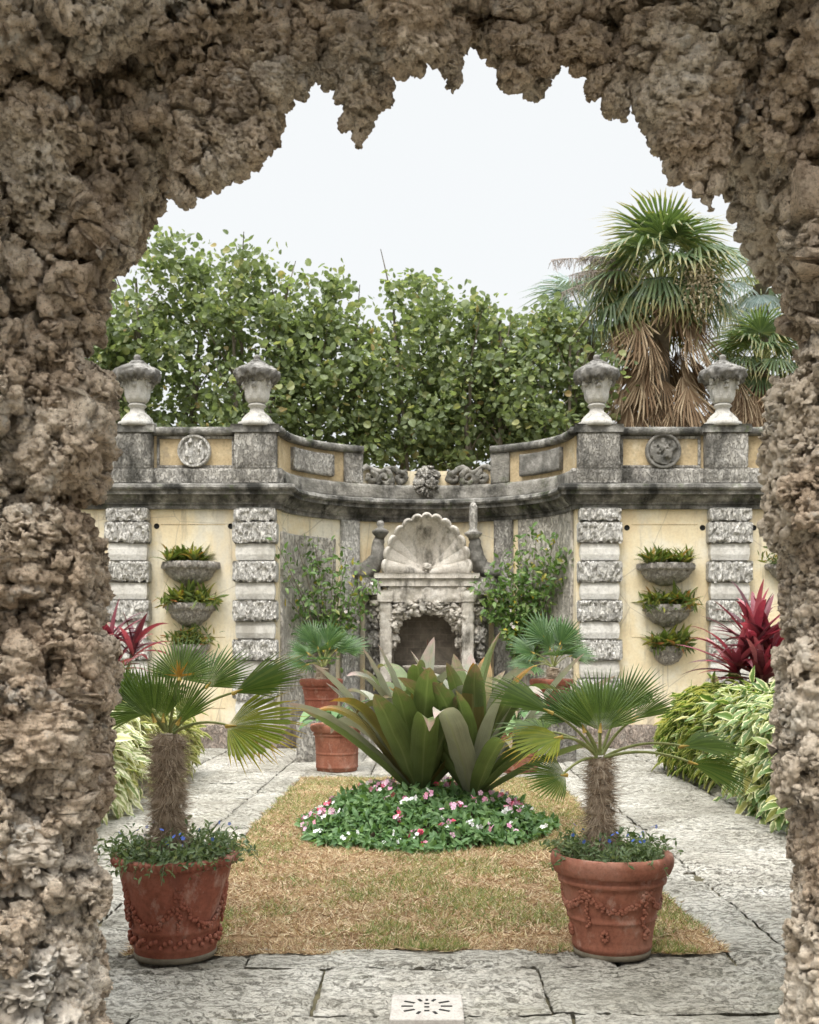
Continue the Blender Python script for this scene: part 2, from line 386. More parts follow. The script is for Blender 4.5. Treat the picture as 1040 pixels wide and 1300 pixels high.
M_TERRA2 = stone('terracotta_weathered', [(.3, (.20, .072, .046)), (.5, (.275, .107, .067)), (.7, (.35, .17, .12))], 4, stain=(.11, .05, .034), stain_lo=.57, stain_sc=5, streak=6, bump=.35, bsc=60, bdist=.006, rough=.74, bloom=(.50, .36, .29))
M_SLIP = plain('old_glazed_base', (.10, .085, .06), (.22, .19, .14), 12)
M_SOIL = plain('soil', (.05, .035, .022), (.13, .095, .06), 14, .95, .8, 60, .02)
M_SAND = plain('sandy_soil', (.30, .23, .15), (.48, .40, .29), 18, .95, .8, 80, .01)
M_BARK = plain('bark', (.12, .10, .08), (.30, .26, .21), 6, .9, .6)
M_FIBRE = plain('palm_fibre', (.26, .19, .13), (.48, .40, .31), 30, .95, .4)
M_HOLE = plain('dark_hole', (.01, .01, .01), (.02, .02, .018))
M_DRAIN = stone('drain_stone', [(.3, (.36, .33, .295)), (.5, (.44, .41, .37)), (.7, (.50, .47, .43))], 9, stain=(.22, .2, .165), stain_lo=.55, stain_sc=9, bump=.6, bsc=80, bdist=.004)

L_GRAPE = leafmat('sea_grape_leaf', [(0, (.12, .155, .075)), (.45, (.18, .225, .11)), (.85, (.25, .30, .145)), (.98, (.36, .37, .17)), (1, (.38, .27, .12))], .45, .4, spec=.4, tcol=(1.4, 1.45, .85))  # greens greyed and lightened, so distance haze is in the leaf colour
L_PALM = leafmat('fan_palm_leaf', [(0, (.08, .135, .03)), (.6, (.125, .195, .045)), (1, (.19, .25, .065))], .4, .3, spec=.45)
L_PALMY = leafmat('fan_palm_yellow_leaf', [(0, (.16, .22, .03)), (1, (.30, .32, .04))], .42, .35, tip=((.5, .34, .04), .7))
L_PALMB = leafmat('old_palm_leaf', [(0, (.08, .15, .03)), (1, (.18, .23, .055))], .42, .3, tip=((.38, .28, .07), .85))
L_BACKP = leafmat('pot_palm_leaf', [(0, (.045, .10, .03)), (1, (.10, .17, .055))], .42, .22)
L_TALLP = leafmat('tall_palm_leaf', [(0, (.075, .12, .055)), (.6, (.135, .19, .085)), (.88, (.23, .27, .11)), (1, (.42, .36, .15))], .45, .28, tip=((.38, .31, .13), .75))
L_SILV = leafmat('silver_palm_leaf', [(0, (.20, .27, .27)), (1, (.36, .42, .42))], .5, .2)
L_DEAD = leafmat('dead_palm_leaf', [(0, (.14, .085, .045)), (.5, (.26, .18, .11)), (1, (.42, .33, .22))], .85, .15, tcol=(1.2, 1, .7))
L_ORANGE = leafmat('dry_orange_leaf', [(0, (.45, .20, .02)), (1, (.60, .36, .06))], .6, .2, tcol=(1.2, 1, .5))
L_CRIN = leafmat('crinum_leaf', [(0, (.09, .14, .05)), (.5, (.13, .18, .07)), (.85, (.17, .20, .09)), (1, (.20, .17, .095))], .4, .2, vein=5, tip=((.25, .17, .125), .85), sc=5, spec=.45, tcol=(1.3, 1.4, .7))
L_CRINP = leafmat('crinum_pale_leaf', [(0, (.24, .28, .20)), (.5, (.32, .34, .27)), (1, (.38, .35, .31))], .45, .2, vein=5, tip=((.44, .33, .31), .85), sc=4, tcol=(1.2, 1.2, .9))
L_CRINO = leafmat('crinum_orange_leaf', [(0, (.12, .13, .04)), (1, (.20, .15, .06))], .38, .25, vein=5, tip=((.40, .19, .06), .8), sc=4)
L_BED = leafmat('bedding_leaf', [(0, (.08, .16, .06)), (.6, (.13, .24, .09)), (1, (.21, .33, .14))], .5, .3)
L_PETAL = None
L_HEDGE = leafmat('variegated_leaf', [(0, (.075, .14, .035)), (.55, (.13, .21, .055)), (.86, (.28, .32, .10)), (1, (.5, .46, .16))], .4, .3, edge=(.62, .62, .36), edge_lo=.62, sc=20)
L_HEDGEP = leafmat('pale_variegated_leaf', [(0, (.16, .22, .06)), (.5, (.28, .32, .12)), (1, (.46, .46, .22))], .45, .25, edge=(.68, .66, .46), edge_lo=.4, sc=20)
L_TI = leafmat('red_ti_leaf', [(0, (.07, .025, .032)), (.4, (.17, .035, .05)), (.75, (.34, .06, .09)), (1, (.44, .20, .21))], .4, .25, tcol=(1.5, .85, .9), spec=.5)
L_ESP = leafmat('wall_shrub_leaf', [(0, (.08, .15, .04)), (.6, (.14, .24, .07)), (.93, (.25, .33, .12)), (1, (.6, .45, .06))], .4, .3)
L_FERN = leafmat('planter_leaf', [(0, (.07, .11, .03)), (.6, (.15, .2, .055)), (.85, (.28, .27, .07)), (1, (.42, .17, .07))], .5, .3)
L_TRAIL = leafmat('trailing_leaf', [(0, (.08, .125, .055)), (.6, (.14, .20, .09)), (1, (.26, .31, .18))], .55, .25)
g = NG('blossoms'); r_ = g.n('ShaderNodeNewGeometry').outputs['Random Per Island']
L_PETAL = g.done(g.pbr(g.ramp(r_, [(0, (.62, .27, .42)), (.28, (.72, .45, .58)), (.5, (.80, .78, .76)), (.78, (.60, .06, .13)), (.9, (.75, .30, .40))], True), .6))
L_WHITE = plain('white_petals', (.74, .74, .72), (.84, .84, .82), 20, .6, .05)
L_BLUE = plain('blue_petals', (.06, .12, .5), (.12, .22, .65), 20, .6, .05)
L_CREAM = plain('cream_blossom', (.42, .34, .22), (.62, .54, .40), 20, .8, .3)
L_WALLF = plain('pale_blossom', (.7, .62, .58), (.8, .74, .7), 20, .6, .05)

# ------------------------------------------------------------------ leaf templates (x along, y across, z up), triangles
def tmpl_ovate(w=.4, fold=.08, droop=.15, wpos=(.22, .5, .78), wk=(.75, 1., .6)):
    V = [(0, 0, 0)]
    for p, k in zip(wpos, wk): V += [(p, -w*k/2, fold*k-droop*p*p), (p, 0, -droop*p*p), (p, w*k/2, fold*k-droop*p*p)]
    V.append((1, 0, -droop)); Fc = [(0, 1, 2), (0, 2, 3)]
    for q in range(len(wpos)-1):
        a = 1+3*q; b = a+3; Fc += [(a, b, b+1), (a, b+1, a+1), (a+1, b+1, b+2), (a+1, b+2, a+2)]
    a = 1+3*(len(wpos)-1); t = len(V)-1; Fc += [(a, t, a+1), (a+1, t, a+2)]
    V = np.array(V, float); U = np.stack([V[:, 0], np.zeros(len(V))], 1)
    for q in range(len(wpos)): U[1+3*q, 1] = -1; U[3+3*q, 1] = 1
    return V, np.array(Fc), U
def tmpl_round(n=8, cup=.1):
    A = np.arange(n)*2*PI/n; V = [(.5, 0, -cup)]+[(.5+.5*math.cos(a), .5*math.sin(a)*(1.05 if math.cos(a) < 0 else 1.0), cup*.3*math.cos(2*a)) for a in A]
    Fc = [(0, 1+k, 1+(k+1) % n) for k in range(n)]; V = np.array(V, float)
    return V, np.array(Fc), np.stack([V[:, 0], V[:, 1]*2], 1)
def tmpl_flower(n=5):
    V = [(0, 0, 0)]; Fc = []
    for k in range(n):
        a = 2*PI*k/n; b = a-.5; c = a+.5; i = len(V)
        V += [(.85*math.cos(b), .85*math.sin(b), .1), (1.0*math.cos(a), 1.0*math.sin(a), .02), (.85*math.cos(c), .85*math.sin(c), .1)]
        Fc += [(0, i, i+1), (0, i+1, i+2)]
    V = np.array(V, float); return V, np.array(Fc), V[:, :2].copy()
T_OV = tmpl_ovate(); T_THIN = tmpl_ovate(.22, .03, .12); T_RND = tmpl_round(9, .2); T_FL = tmpl_flower(); T_WIDE = tmpl_ovate(.46, .07, .35)
T_GRP = tmpl_ovate(.85, .16, .12, (.2, .55, .85), (.85, 1., .62))
T_BLADE = (np.array([(0, -.5, 0), (0, .5, 0), (1., 0, .0)]), np.array([(0, 1, 2)]), np.array([(0, -1.), (0, 1.), (1, 0.)]))
def cloud(P, D, N, S, T):
    V, Fc, U = T; n = len(P); k = len(V)
    X = nrm(np.asarray(D, float)); N = np.asarray(N, float); Z = nrm(N-(N*X).sum(1, keepdims=True)*X); Y = np.cross(Z, X)
    S = np.broadcast_to(np.asarray(S, float), (n,))[:, None, None]
    W = P[:, None, :]+S*(V[None, :, 0:1]*X[:, None]+V[None, :, 1:2]*Y[:, None]+V[None, :, 2:3]*Z[:, None])
    FF = (np.arange(n)[:, None, None]*k+Fc[None]).reshape(-1, Fc.shape[1])
    return W.reshape(-1, 3), FF, np.tile(U, (n, 1))
def rdir(n, up=0.): 
    d = RNG.normal(size=(n, 3)); d = nrm(d); d[:, 2] += up; return nrm(d)
def strap(p0, az, el0, L, wid, bend, n=12, fold=.25, prof=None, twist=0., ex=1.8):
    """a strap leaf: starts at p0, heading azimuth az at elevation el0, bends down by `bend` radians over its length"""
    t = np.linspace(0, 1, n); el = el0-bend*t**ex; ds = L/(n-1)
    d = np.stack([np.cos(el)*math.cos(az), np.cos(el)*math.sin(az), np.sin(el)], 1)
    C = np.array(p0)+np.concatenate([[[0, 0, 0]], np.cumsum((d[:-1]+d[1:])/2*ds, 0)])
    wd = wid*(prof(t) if prof else np.clip(np.sin(PI*np.clip(t, 0, 1)**.75)**.7*1.0, .02, 1)*.92+.08*(1-t))
    wd[-1] = wid*.01
    side = np.array([-math.sin(az), math.cos(az), 0.]); up = np.cross(d, side)*1.0
    a = twist*t; sd = side[None]*np.cos(a)[:, None]+up*np.sin(a)[:, None]; un = np.cross(d, sd)
    V = np.stack([C-sd*wd[:, None]/2+un*(fold*wd/2)[:, None], C, C+sd*wd[:, None]/2+un*(fold*wd/2)[:, None]], 1).reshape(-1, 3)
    U = np.stack([np.repeat(t, 3), np.tile([-1., 0, 1.], n)], 1)
    return V, grid_faces(n, 3), U
def fan(hub, axis, normal, R, spread=4.2, nseg=34, droop=.25, pleat=.12, split=.5, cup=.1, jit=.06, rng=RNG):
    """a palmate palm blade: pleated segments joined near the hub, free drooping tips"""
    X = nrm(np.array(axis, float)); N = np.array(normal, float); Z = nrm(N-(N@X)*X); Y = np.cross(Z, X)
    V = []; Fc = []; U = []; da = spread/nseg
    for k in range(nseg):
        a = -spread/2+da*(k+.5); rel = abs(a)/(spread/2)
        Ls = R*(1-.28*rel**2)*(1+rng.uniform(-jit, jit)); dj = droop*(1+rng.uniform(-.3, .6)); a_ = a+rng.uniform(-.25, .25)*da*.6
        i = len(V)
        def pt(r, off, zz):
            th = a_+off if r > split else a+off
            x, y = Ls*r*math.cos(th), Ls*r*math.sin(th)
            z = zz*R+cup*R*(rel**2)*r-dj*R*max(0, r-.35)**2*1.6
            return np.array(hub)+X*x+Y*y+Z*z
        h = da*.5
        V += [pt(.03, 0, 0), pt(split*.6, -h*.98, -pleat*.05), pt(split*.6, 0, pleat*.08), pt(split*.6, h*.98, -pleat*.05),
              pt(split, -h*.9, -pleat*.05), pt(split, 0, pleat*.12), pt(split, h*.9, -pleat*.05),
              pt(.78, -h*.42, -pleat*.03), pt(.78, 0, pleat*.06), pt(.78, h*.42, -pleat*.03), pt(1., 0, 0)]
        U += [(0, 0), (.3, -1), (.3, 0), (.3, 1), (.5, -1), (.5, 0), (.5, 1), (.78, -1), (.78, 0), (.78, 1), (1, 0)]
        for f in ((0, 1, 2), (0, 2, 3), (7, 10, 8), (8, 10, 9)): Fc.append(tuple(i+q for q in f))
        for f in ((1, 4, 5, 2), (2, 5, 6, 3), (4, 7, 8, 5), (5, 8, 9, 6)): Fc.append(tuple(i+q for q in f))
    return np.array(V), Fc, np.array(U)

# ================================================================== SETTING: ground, paving, lawn
def grid_sheet(x0, x1, y0, y1, nx, ny, zf):
    X, Y = np.meshgrid(np.linspace(x0, x1, nx), np.linspace(y0, y1, ny), indexing='ij'); P = np.stack([X.ravel(), Y.ravel(), np.zeros(X.size)], 1)
    P[:, 2] = zf(P); return P, grid_faces(nx, ny)
V, Fc = grid_sheet(-400, 400, -300, 600, 60, 60, lambda P: np.full(len(P), -.06))
setp(mk('ground', V, Fc, plain('garden_earth', (.06, .055, .03), (.14, .12, .075), 1.5, .95, .5)), kind='structure')
# paving slabs
g = NG('paving_limestone'); c = g.coord('World'); cst = g.coord('World', (1, 2.6, 1))
col = g.ramp(g.noise(c, 1.3, 6, .62), [(.3, (.32, .30, .255)), (.48, (.46, .435, .385)), (.64, (.60, .575, .525))])
zone = g.ramp(g.noise(g.coord('World', (1, 1.6, 1), (3, 7, 0)), 1.7, 5, .65), [(.34, .35), (.58, 1.)])
pit = g.ramp(g.noise(g.coord('World', (1, 3.2, 1)), 11, 8, .78), [(.53, 0.), (.585, 1.)])
pit2 = g.ramp(g.noise(g.coord('World', (1, 2.2, 1), (1, 5, 0)), 30, 6, .75), [(.54, 0.), (.60, 1.)])
pm = g.math('MULTIPLY', zone, g.math('MAXIMUM', pit, g.math('MULTIPLY', pit2, .8)))
col = g.mix(.5, col, g.ramp(g.noise(c, 60, 5, .7), [(.3, (.55, .54, .5)), (.6, (1.25, 1.24, 1.2))]), 'MULTIPLY')
col = g.mix(g.math('MULTIPLY', pm, .85), col, (.12, .11, .085))
col = g.mix(g.ramp(g.noise(g.coord('World', (1, 1, 1), (9, 1, 0)), 1.1, 6, .7), [(.56, 0.), (.72, .35)]), col, (.20, .20, .11))
rid = g.n('ShaderNodeNewGeometry').outputs['Random Per Island']
col = g.mix(.7, col, g.ramp(rid, [(0, (.78, .78, .74)), (.5, (1, 1, .98)), (1, (1.15, 1.13, 1.1))]), 'MULTIPLY')
nb = g.bump(g.math('SUBTRACT', 1., pm), 1., .02); nb = g.bump(g.noise(cst, 30, 6, .72), 1., .02, nb)
M_PAVE = g.done(g.pbr(col, .88, nb, .25))
LX = 1.53; BX = 1.88; LY0, LY1 = 5.72, 13.4
slabs = MB()
def slab(x0, x1, y0, y1, gap=.012, dz=0.):
    gap *= .55
    x0 += gap*random.uniform(.5, 1.5); x1 -= gap*random.uniform(.5, 1.5); y0 += gap*random.uniform(.5, 1.5); y1 -= gap*random.uniform(.5, 1.5)
    st = .035 if y0 < 3 else (.013 if y0 < 5.7 else (.024 if y0 < 9 else .05))
    nx = max(3, int((x1-x0)/st)); ny = max(3, int((y1-y0)/st))
    tx = np.linspace(0, 1, nx); ty = np.linspace(0, 1, ny)
    X, Y = np.meshgrid(x0+(x1-x0)*tx, y0+(y1-y0)*ty, indexing='ij'); P = np.stack([X.ravel(), Y.ravel(), np.zeros(X.size)], 1)
    ed = np.minimum.reduce([P[:, 0]-x0, x1-P[:, 0], P[:, 1]-y0, y1-P[:, 1]])
    wob = fbm(P*np.array([9, 9, 1])+random.random()*9, 5, 3)
    # rough worn edges
    P[:, 0] += np.where(ed < 1e-6, wob*.014, 0); P[:, 1] += np.where(ed < 1e-6, fbm(P*9+4, 8, 3)*.014, 0)
    P[:, 2] = dz+.014*fbm(P*np.array([3, 8, 1]), 3, 4)+.012*fbm(P*np.array([10, 26, 1]), 6, 3)-.016*(1-sst(ed+wob*.012, 0, .035))
    zz_ = sst(fbm(P*np.array([1.4, 2.2, 1])+3, 14, 3), -.25, .15)
    P[:, 2] -= zz_*(.016*sst(fbm(P*np.array([7, 22, 1]), 15, 4), .03, .16)+.010*sst(fbm(P*np.array([20, 46, 1]), 16, 3), .05, .2))
    sk = []; 
    b = np.concatenate([np.arange(ny), np.arange(1, nx)*ny+ny-1, (nx-1)*ny+np.arange(ny-2, -1, -1), np.arange(nx-2, 0, -1)*ny])
    n0 = len(P); low = P[b].copy(); low[:, 2] = -.07; nb_ = len(b)
    k = np.arange(nb_); fs = np.stack([b[k], n0+k, n0+(k+1) % nb_, b[(k+1) % nb_]], 1)
    slabs.add(np.concatenate([P, low]), [grid_faces(nx, ny), fs])
# passage and front terrace rows
for (y0, y1, xs) in ((-1.6, .2, (-3.2, -1.9, -.6, .9, 2.2, 3.4)), (.2, 2.0, (-3.2, -2.2, -.8, .5, 1.7, 3.4)), (2.0, 3.5, (-3.2, -1.7, -.35, 1.1, 2.4, 3.4)), (3.5, 4.72, (-4.6, -2.6, -1.25, .62, 1.75, 2.9, 4.6)), (4.72, 5.42, (-4.6, -3.0, -1.6, -.5, .54, 1.95, 3.3, 4.6)),
                    (5.42, 5.72, (-4.6, -3.4, -2.2, -.9, .95, 1.55, 1.88, 3.4, 4.6))):
    for a, b in zip(xs[:-1], xs[1:]): slab(a, b, y0, y1, .014, random.uniform(-.006, .006))
for sx in (-1, 1):
    ys = [5.72, 6.62, 7.75, 9.3, 10.4, 11.9, 13.4] if sx > 0 else [5.72, 6.9, 8.3, 9.6, 11.0, 12.1, 13.4]
    for a, b in zip(ys[:-1], ys[1:]): slab(*sorted((sx*LX, sx*BX)), a, b, .012, random.uniform(-.004, .004))
    ys = [5.72, 6.55, 7.3, 8.5, 9.6, 10.9, 12.3, 13.9, 15.6, 17.4] if sx > 0 else [5.72, 6.8, 8.0, 9.1, 10.2, 11.6, 12.9, 14.1, 15.7, 17.4]
    for k, (a, b) in enumerate(zip(ys[:-1], ys[1:])):
        slab(*sorted((sx*BX, sx*3.1)), a, b, .013, random.uniform(-.006, .006))
        slab(*sorted((sx*3.1, sx*5.2)), a, b, .013, random.uniform(-.006, .006))
for (y0, y1, xs) in ((13.4, 13.75, (-1.88, -1.0, 0, .9, 1.88)), (13.75, 15.3, (-1.88, -.7, .6, 1.88)), (15.3, 16.6, (-1.88, -.9, .9, 1.88)), (16.6, 18.2, (-1.88, .1, 1.88))):
    for a, b in zip(xs[:-1], xs[1:]): slab(a, b, y0, y1)
setp(slabs.build('paving', M_PAVE), kind='structure')
# soil showing in the joints
V, Fc = grid_sheet(-5.2, 5.2, -1.6, 18.4, 40, 60, lambda P: np.full(len(P), -.034)); setp(mk('joint_soil', V, Fc, plain('joint_earth', (.05, .045, .025), (.13, .11, .06), 9)), kind='structure')
# lawn
def green_mask(P): return .75*fbm(P*np.array([2.6, 2.2, 1])+np.array([8.1, 4.9, 0]), 11, 4)+.35*fbm(P*7+2, 12, 3)
V, Fc = grid_sheet(-LX+.01, LX-.01, LY0+.01, LY1, 70, 150, lambda P: -.004+.018*fbm(P*np.array([3, 3, 1]), 9, 3))
g = NG('dry_turf'); c = g.coord('World')
col = g.ramp(g.noise(c, 2.0, 6, .65), [(.3, (.20, .12, .065)), (.48, (.38, .26, .15)), (.62, (.48, .36, .22)), (.75, (.27, .26, .12))])
col = g.mix(.7, col, g.ramp(g.noise(c, 45, 4, .7), [(.3, (.35, .3, .25)), (.6, (1.2, 1.15, 1.05))]), 'MULTIPLY')
setp(mk('lawn', V, Fc, g.done(g.pbr(col, .95, g.bump(g.noise(c, 80, 4, .7), 1, .03), .1))), kind='structure')
def blades(name, n, mat, cond, Ls, wd, up, zoff=0., flat=False):
    yy = LY0+(LY1-LY0)*RNG.random(n*3)**1.7; P = np.stack([RNG.uniform(-LX, LX, n*3), yy, np.full(n*3, zoff)], 1)
    # ragged front edge
    P[:, 1] += np.where(P[:, 1] < LY0+.25, -.07*(1+1.6*fbm(P*5, 2, 3)), 0); P[:, 0] *= 1.0+.05*fbm(P*np.array([0, 5, 0]), 3, 3)
    P = P[cond(P)][:n]; D = rdir(len(P), 0); D[:, 2] = np.abs(D[:, 2])*up+up*.3; D = nrm(D)
    P[:, 2] += .018*fbm(P*np.array([3, 3, 1]), 9, 3)
    V, Fc, U = cloud(P, D, rdir(len(P)), RNG.uniform(*Ls, len(P)), (T_BLADE[0]*np.array([1, wd, 1]), T_BLADE[1], T_BLADE[2]))
    return mk(name, V, Fc, mat, None, False, U)
M_STRAW = leafmat('straw_blade', [(0, (.16, .09, .045)), (.25, (.38, .245, .14)), (.6, (.58, .435, .27)), (.85, (.68, .57, .40)), (1, (.46, .42, .21))], .8, .1, tcol=(1.2, 1, .7), sc=2.2)
M_GRASS = leafmat('green_blade', [(0, (.10, .16, .045)), (.6, (.22, .27, .09)), (1, (.42, .38, .16))], .6, .2)
setp(blades('dry_grass', 90000, M_STRAW, lambda P: np.ones(len(P), bool), (.025, .06), .13, .35), 'short straw coloured dry grass covering the lawn', 'grass', kind='stuff')
setp(blades('green_grass', 42000, M_GRASS, lambda P: green_mask(P)+.26*sst(P[:, 1], 8., 12)+.06-.20*sst(P[:, 1], 6.9, 5.8)+RNG.uniform(-.2, .2, len(P)) > .11, (.025, .06), .12, .8), 'patches of green grass in the dry lawn', 'grass', kind='stuff')

# ================================================================== ROCK ARCH (passage the view looks through)
arch = thing('rock_arch', 'rugged brown coral rock archway framing the view of the garden', 'arch', (0, 2.9, 0))
cx0, a_, spr, rise = .105, 1.47, 2.50, 1.50
NU, NV = 700, 110
def prof_pts(n):
    segs = []; xL, xR = cx0-a_, cx0+a_
    A = np.linspace(PI, 0, 400); el = np.stack([cx0+a_*np.cos(A), spr+rise*np.sin(A)], 1)
    pts = np.concatenate([np.stack([np.full(60, xL), np.linspace(-.1, spr, 60, endpoint=False)], 1), el, np.stack([np.full(60, xR), np.linspace(spr, -.1, 61)[1:]], 1)])
    s = np.concatenate([[0], np.cumsum(np.linalg.norm(np.diff(pts, axis=0), axis=1))]); u = np.linspace(0, s[-1], n)
    return np.stack([np.interp(u, s, pts[:, 0]), np.interp(u, s, pts[:, 1])], 1)
pp = prof_pts(NU); tg = nrm(np.gradient(pp, axis=0)); nin = np.stack([tg[:, 1], -tg[:, 0]], 1)   # points inward (to the opening)
for _k in range(60): nin[1:-1] = (nin[:-2]+nin[2:]+nin[1:-1]*2)/4
nin = nrm(nin)
# the opening is splayed: it widens towards the passage side; lips turn outward at both ends
Y0, Y1 = 3.05, 4.05; SPL = 1.05
q = np.linspace(0, 1, NV); rows = [(Y0+(Y1-Y0)*v, SPL*(1-v)**1.0*(Y1-Y0), .74, -.67) for v in q]
lip = .24
far = [(Y1+lip*math.sin(a), lip*(1-math.cos(a)), math.cos(a), math.sin(a)) for a in np.linspace(-.6, PI/2, 44)]+[(Y1+lip, lip+k, 0, 1.) for k in (.04, .08, .15, .3, .5, .8, 1.1)]
o0 = SPL*(Y1-Y0)
near = [(Y0-.02, o0+k, 0, -1.) for k in (.05, .1, .16, .24, .34, .46, .6)]
R4 = np.array(near[::-1]+rows+far); NR = len(R4)
P = np.zeros((NU, NR, 3)); N3 = np.zeros((NU, NR, 3))
P[:, :, 0] = pp[:, 0:1]-nin[:, 0:1]*R4[None, :, 1]; P[:, :, 2] = pp[:, 1:2]-nin[:, 1:2]*R4[None, :, 1]; P[:, :, 1] = R4[None, :, 0]
N3[:, :, 0] = nin[:, 0:1]*R4[None, :, 2]; N3[:, :, 2] = nin[:, 1:2]*R4[None, :, 2]; N3[:, :, 1] = R4[None, :, 3]
N3 = nrm(N3+1e-9)
top = sst(P[..., 2], 2.6, 3.2); up_ = sst(-N3[..., 2], .15, .6)
drip = sst(fbm(P.reshape(-1, 3)*np.array([4.6, 2.2, 1.0]), 77, 3).reshape(P.shape[:2]), .02, .42)*.12*top*up_      # hanging lumps under the vault
hh = rock1(P.reshape(-1, 3), 12, .40).reshape(P.shape[:2])*.21
Q = P+N3*hh[..., None]; Q[..., 2] -= .12*np.clip(hh, 0, 1)+drip
Q[..., 2] = np.where(P[..., 2] < -.02, P[..., 2], Q[..., 2]); Q = Q.reshape(-1, 3)
kk = np.arange(NR)
o = mk('vault', Q, [grid_faces(NU, NR, wrap_m=True), kk[None, ::-1].copy(), (kk+(NU-1)*NR)[None]], M_ROCK, arch, True)
rock_remesh(o, .0075, 5, .28, .15)
# outer shell that closes the block above and beside the passage
mbk = MB()
mbk.add(*box((-3.95, 3.66, 2.4), (2.6, .95, 5.0))); mbk.add(*box((4.1, 3.66, 2.4), (2.6, .95, 5.0))); mbk.add(*box((.07, 3.66, 5.6), (10.6, .93, 1.2)))
mbk.build('masonry_core', M_ROCK, arch, False)
mk('shade_slab', *box((.07, 2.78, 5.2), (9.0, .44, .5), .02), M_ROCK, arch, False)  # unseen slab added to keep light off the upper rock
def lump(c, axis_len, r0, prof, seed, n=72, m=90, amp=.06, big=.16, sq=(1, 1), lean=(0, 0), pinch=None):
    """a rock lump hanging from c down by axis_len; radius r0*prof(t)"""
    t = np.linspace(0, 1, m); A = np.arange(n)*2*PI/n; T, AA = np.meshgrid(t, A, indexing='ij'); r = r0*prof(T)
    X = r*np.cos(AA)*sq[0]+lean[0]*T; Y = r*np.sin(AA)*sq[1]+lean[1]*T; Z = -axis_len*T
    G = np.stack([X, Y, Z], -1)+np.array(c); Nn = nrm(np.stack([np.cos(AA), np.sin(AA), -(T-.35)*1.2], -1))
    fade = np.clip(np.minimum(1, r/(r0*.45)), .12, 1)
    G = rockify(G-Nn*amp*.35, Nn, seed, big, amp, True, fade, .5)
    return G.reshape(-1, 3), [grid_faces(m, n, wrap_m=True), np.array([[(m-1)*n+k for k in range(n)]])]
taper = lambda T: np.maximum(np.clip(1-T, 0, 1)**.7*(1+.16*np.sin(T*9)), .16*(T < .995))
blunt = lambda T: np.sqrt(np.clip(1-T**3, 0.03, 1))*(1-.25*T)
#  tip px, tip py, depth, length m, radius m, profile, lean
for k, (px, py, d, L, r, pf, ln) in enumerate([
        (236, 262, 3.95, .26, .075, blunt, 0), (262, 240, 3.9, .3, .12, blunt, 0), (303, 236, 3.9, .34, .10, taper, 0), (330, 205, 3.85, .3, .11, blunt, 0), (285, 222, 3.9, .3, .1, blunt, 0),
        (455, 189, 3.95, .38, .125, taper, 0), (425, 110, 3.98, .14, .06, blunt, 0), (478, 135, 3.95, .28, .09, blunt, .02), (574, 119, 3.95, .22, .06, blunt, 0), (630, 88, 3.97, .16, .03, taper, 0),
        (655, 121, 3.93, .27, .105, taper, -.03), (684, 102, 3.93, .24, .09, blunt, 0), (770, 142, 3.95, .24, .06, blunt, .0), (793, 158, 3.95, .22, .055, taper, .02), (822, 150, 3.95, .2, .06, blunt, 0), (838, 160, 3.9, .32, .13, blunt, 0), (866, 212, 3.9, .36, .15, blunt, 0), (886, 248, 3.9, .38, .14, taper, 0),
        (858, 205, 3.93, .28, .085, blunt, 0), (875, 240, 3.93, .32, .1, blunt, 0), (902, 271, 3.92, .38, .10, taper, .02), (520, 92, 3.6, .3, .14, blunt, 0), (356, 140, 3.9, .26, .1, blunt, 0), (386, 98, 3.93, .2, .09, blunt, 0), (735, 96, 3.93, .24, .1, blunt, 0)]):
    p = at(px, py, d); L *= 1.15; c = p+np.array([-ln, 0, L*1.0])
    V, Fc = lump(c, L, r, pf, 100+k, lean=(ln, 0), amp=.05, big=.13)
    mk('stalactite', V, Fc, M_ROCK, arch, True)
# fluted cut stones at the garden end of the piers
def flute_block(px0, px1, py0, py1, d, seed, dep=.34, mat=None, lean=0.):
    a = at(px0, py0, d+dep*.85); b = at(px1, py1, d+dep*.85); x0, x1 = sorted((a[0], b[0])); z0, z1 = sorted((a[2], b[2]))
    n, m = 100, 90; t = np.linspace(0, 1, m); A = np.arange(n)*2*PI/n; T, AA = np.meshgrid(t, A, indexing='ij')
    sx = np.sign(np.cos(AA))*np.abs(np.cos(AA))**.5; sy = np.sign(np.sin(AA))*np.abs(np.sin(AA))**.5
    e_ = np.clip(np.minimum(T, 1-T)*12, 0, 1)**.4*.25+.75
    X = (x0+x1)/2+(x1-x0)/2*sx*e_; Y = d+dep*.5+dep/2*sy*e_; Z = z0+(z1-z0)*T+.03*np.sin(AA*2+seed)
    G = np.stack([X, Y, Z], -1); Nn = nrm(np.stack([sx, sy, 0*T+(T-.5)*.4], -1))
    fl = np.abs(fbm((G*np.array([30, 30, 2.2])).reshape(-1, 3), seed, 3)).reshape(T.shape)        # vertical flutes
    G = G-Nn*(.075*fl)[..., None]
    hh = rock1(G.reshape(-1, 3), seed, .22).reshape(T.shape)*.035; G = G+Nn*hh[..., None]
    P = G.reshape(-1, 3); P[:, 0] += lean*(1-np.clip((P[:, 2]-z0)/(z1-z0), 0, 1))
    o = mk('facing_stone', P, [grid_faces(m, n, wrap_m=True), np.array([list(range(n))[::-1]]), np.array([[(m-1)*n+k for k in range(n)]])], mat or M_ROCK, arch, True)
    rock_remesh(o, .0075, seed, .20, .085); return o
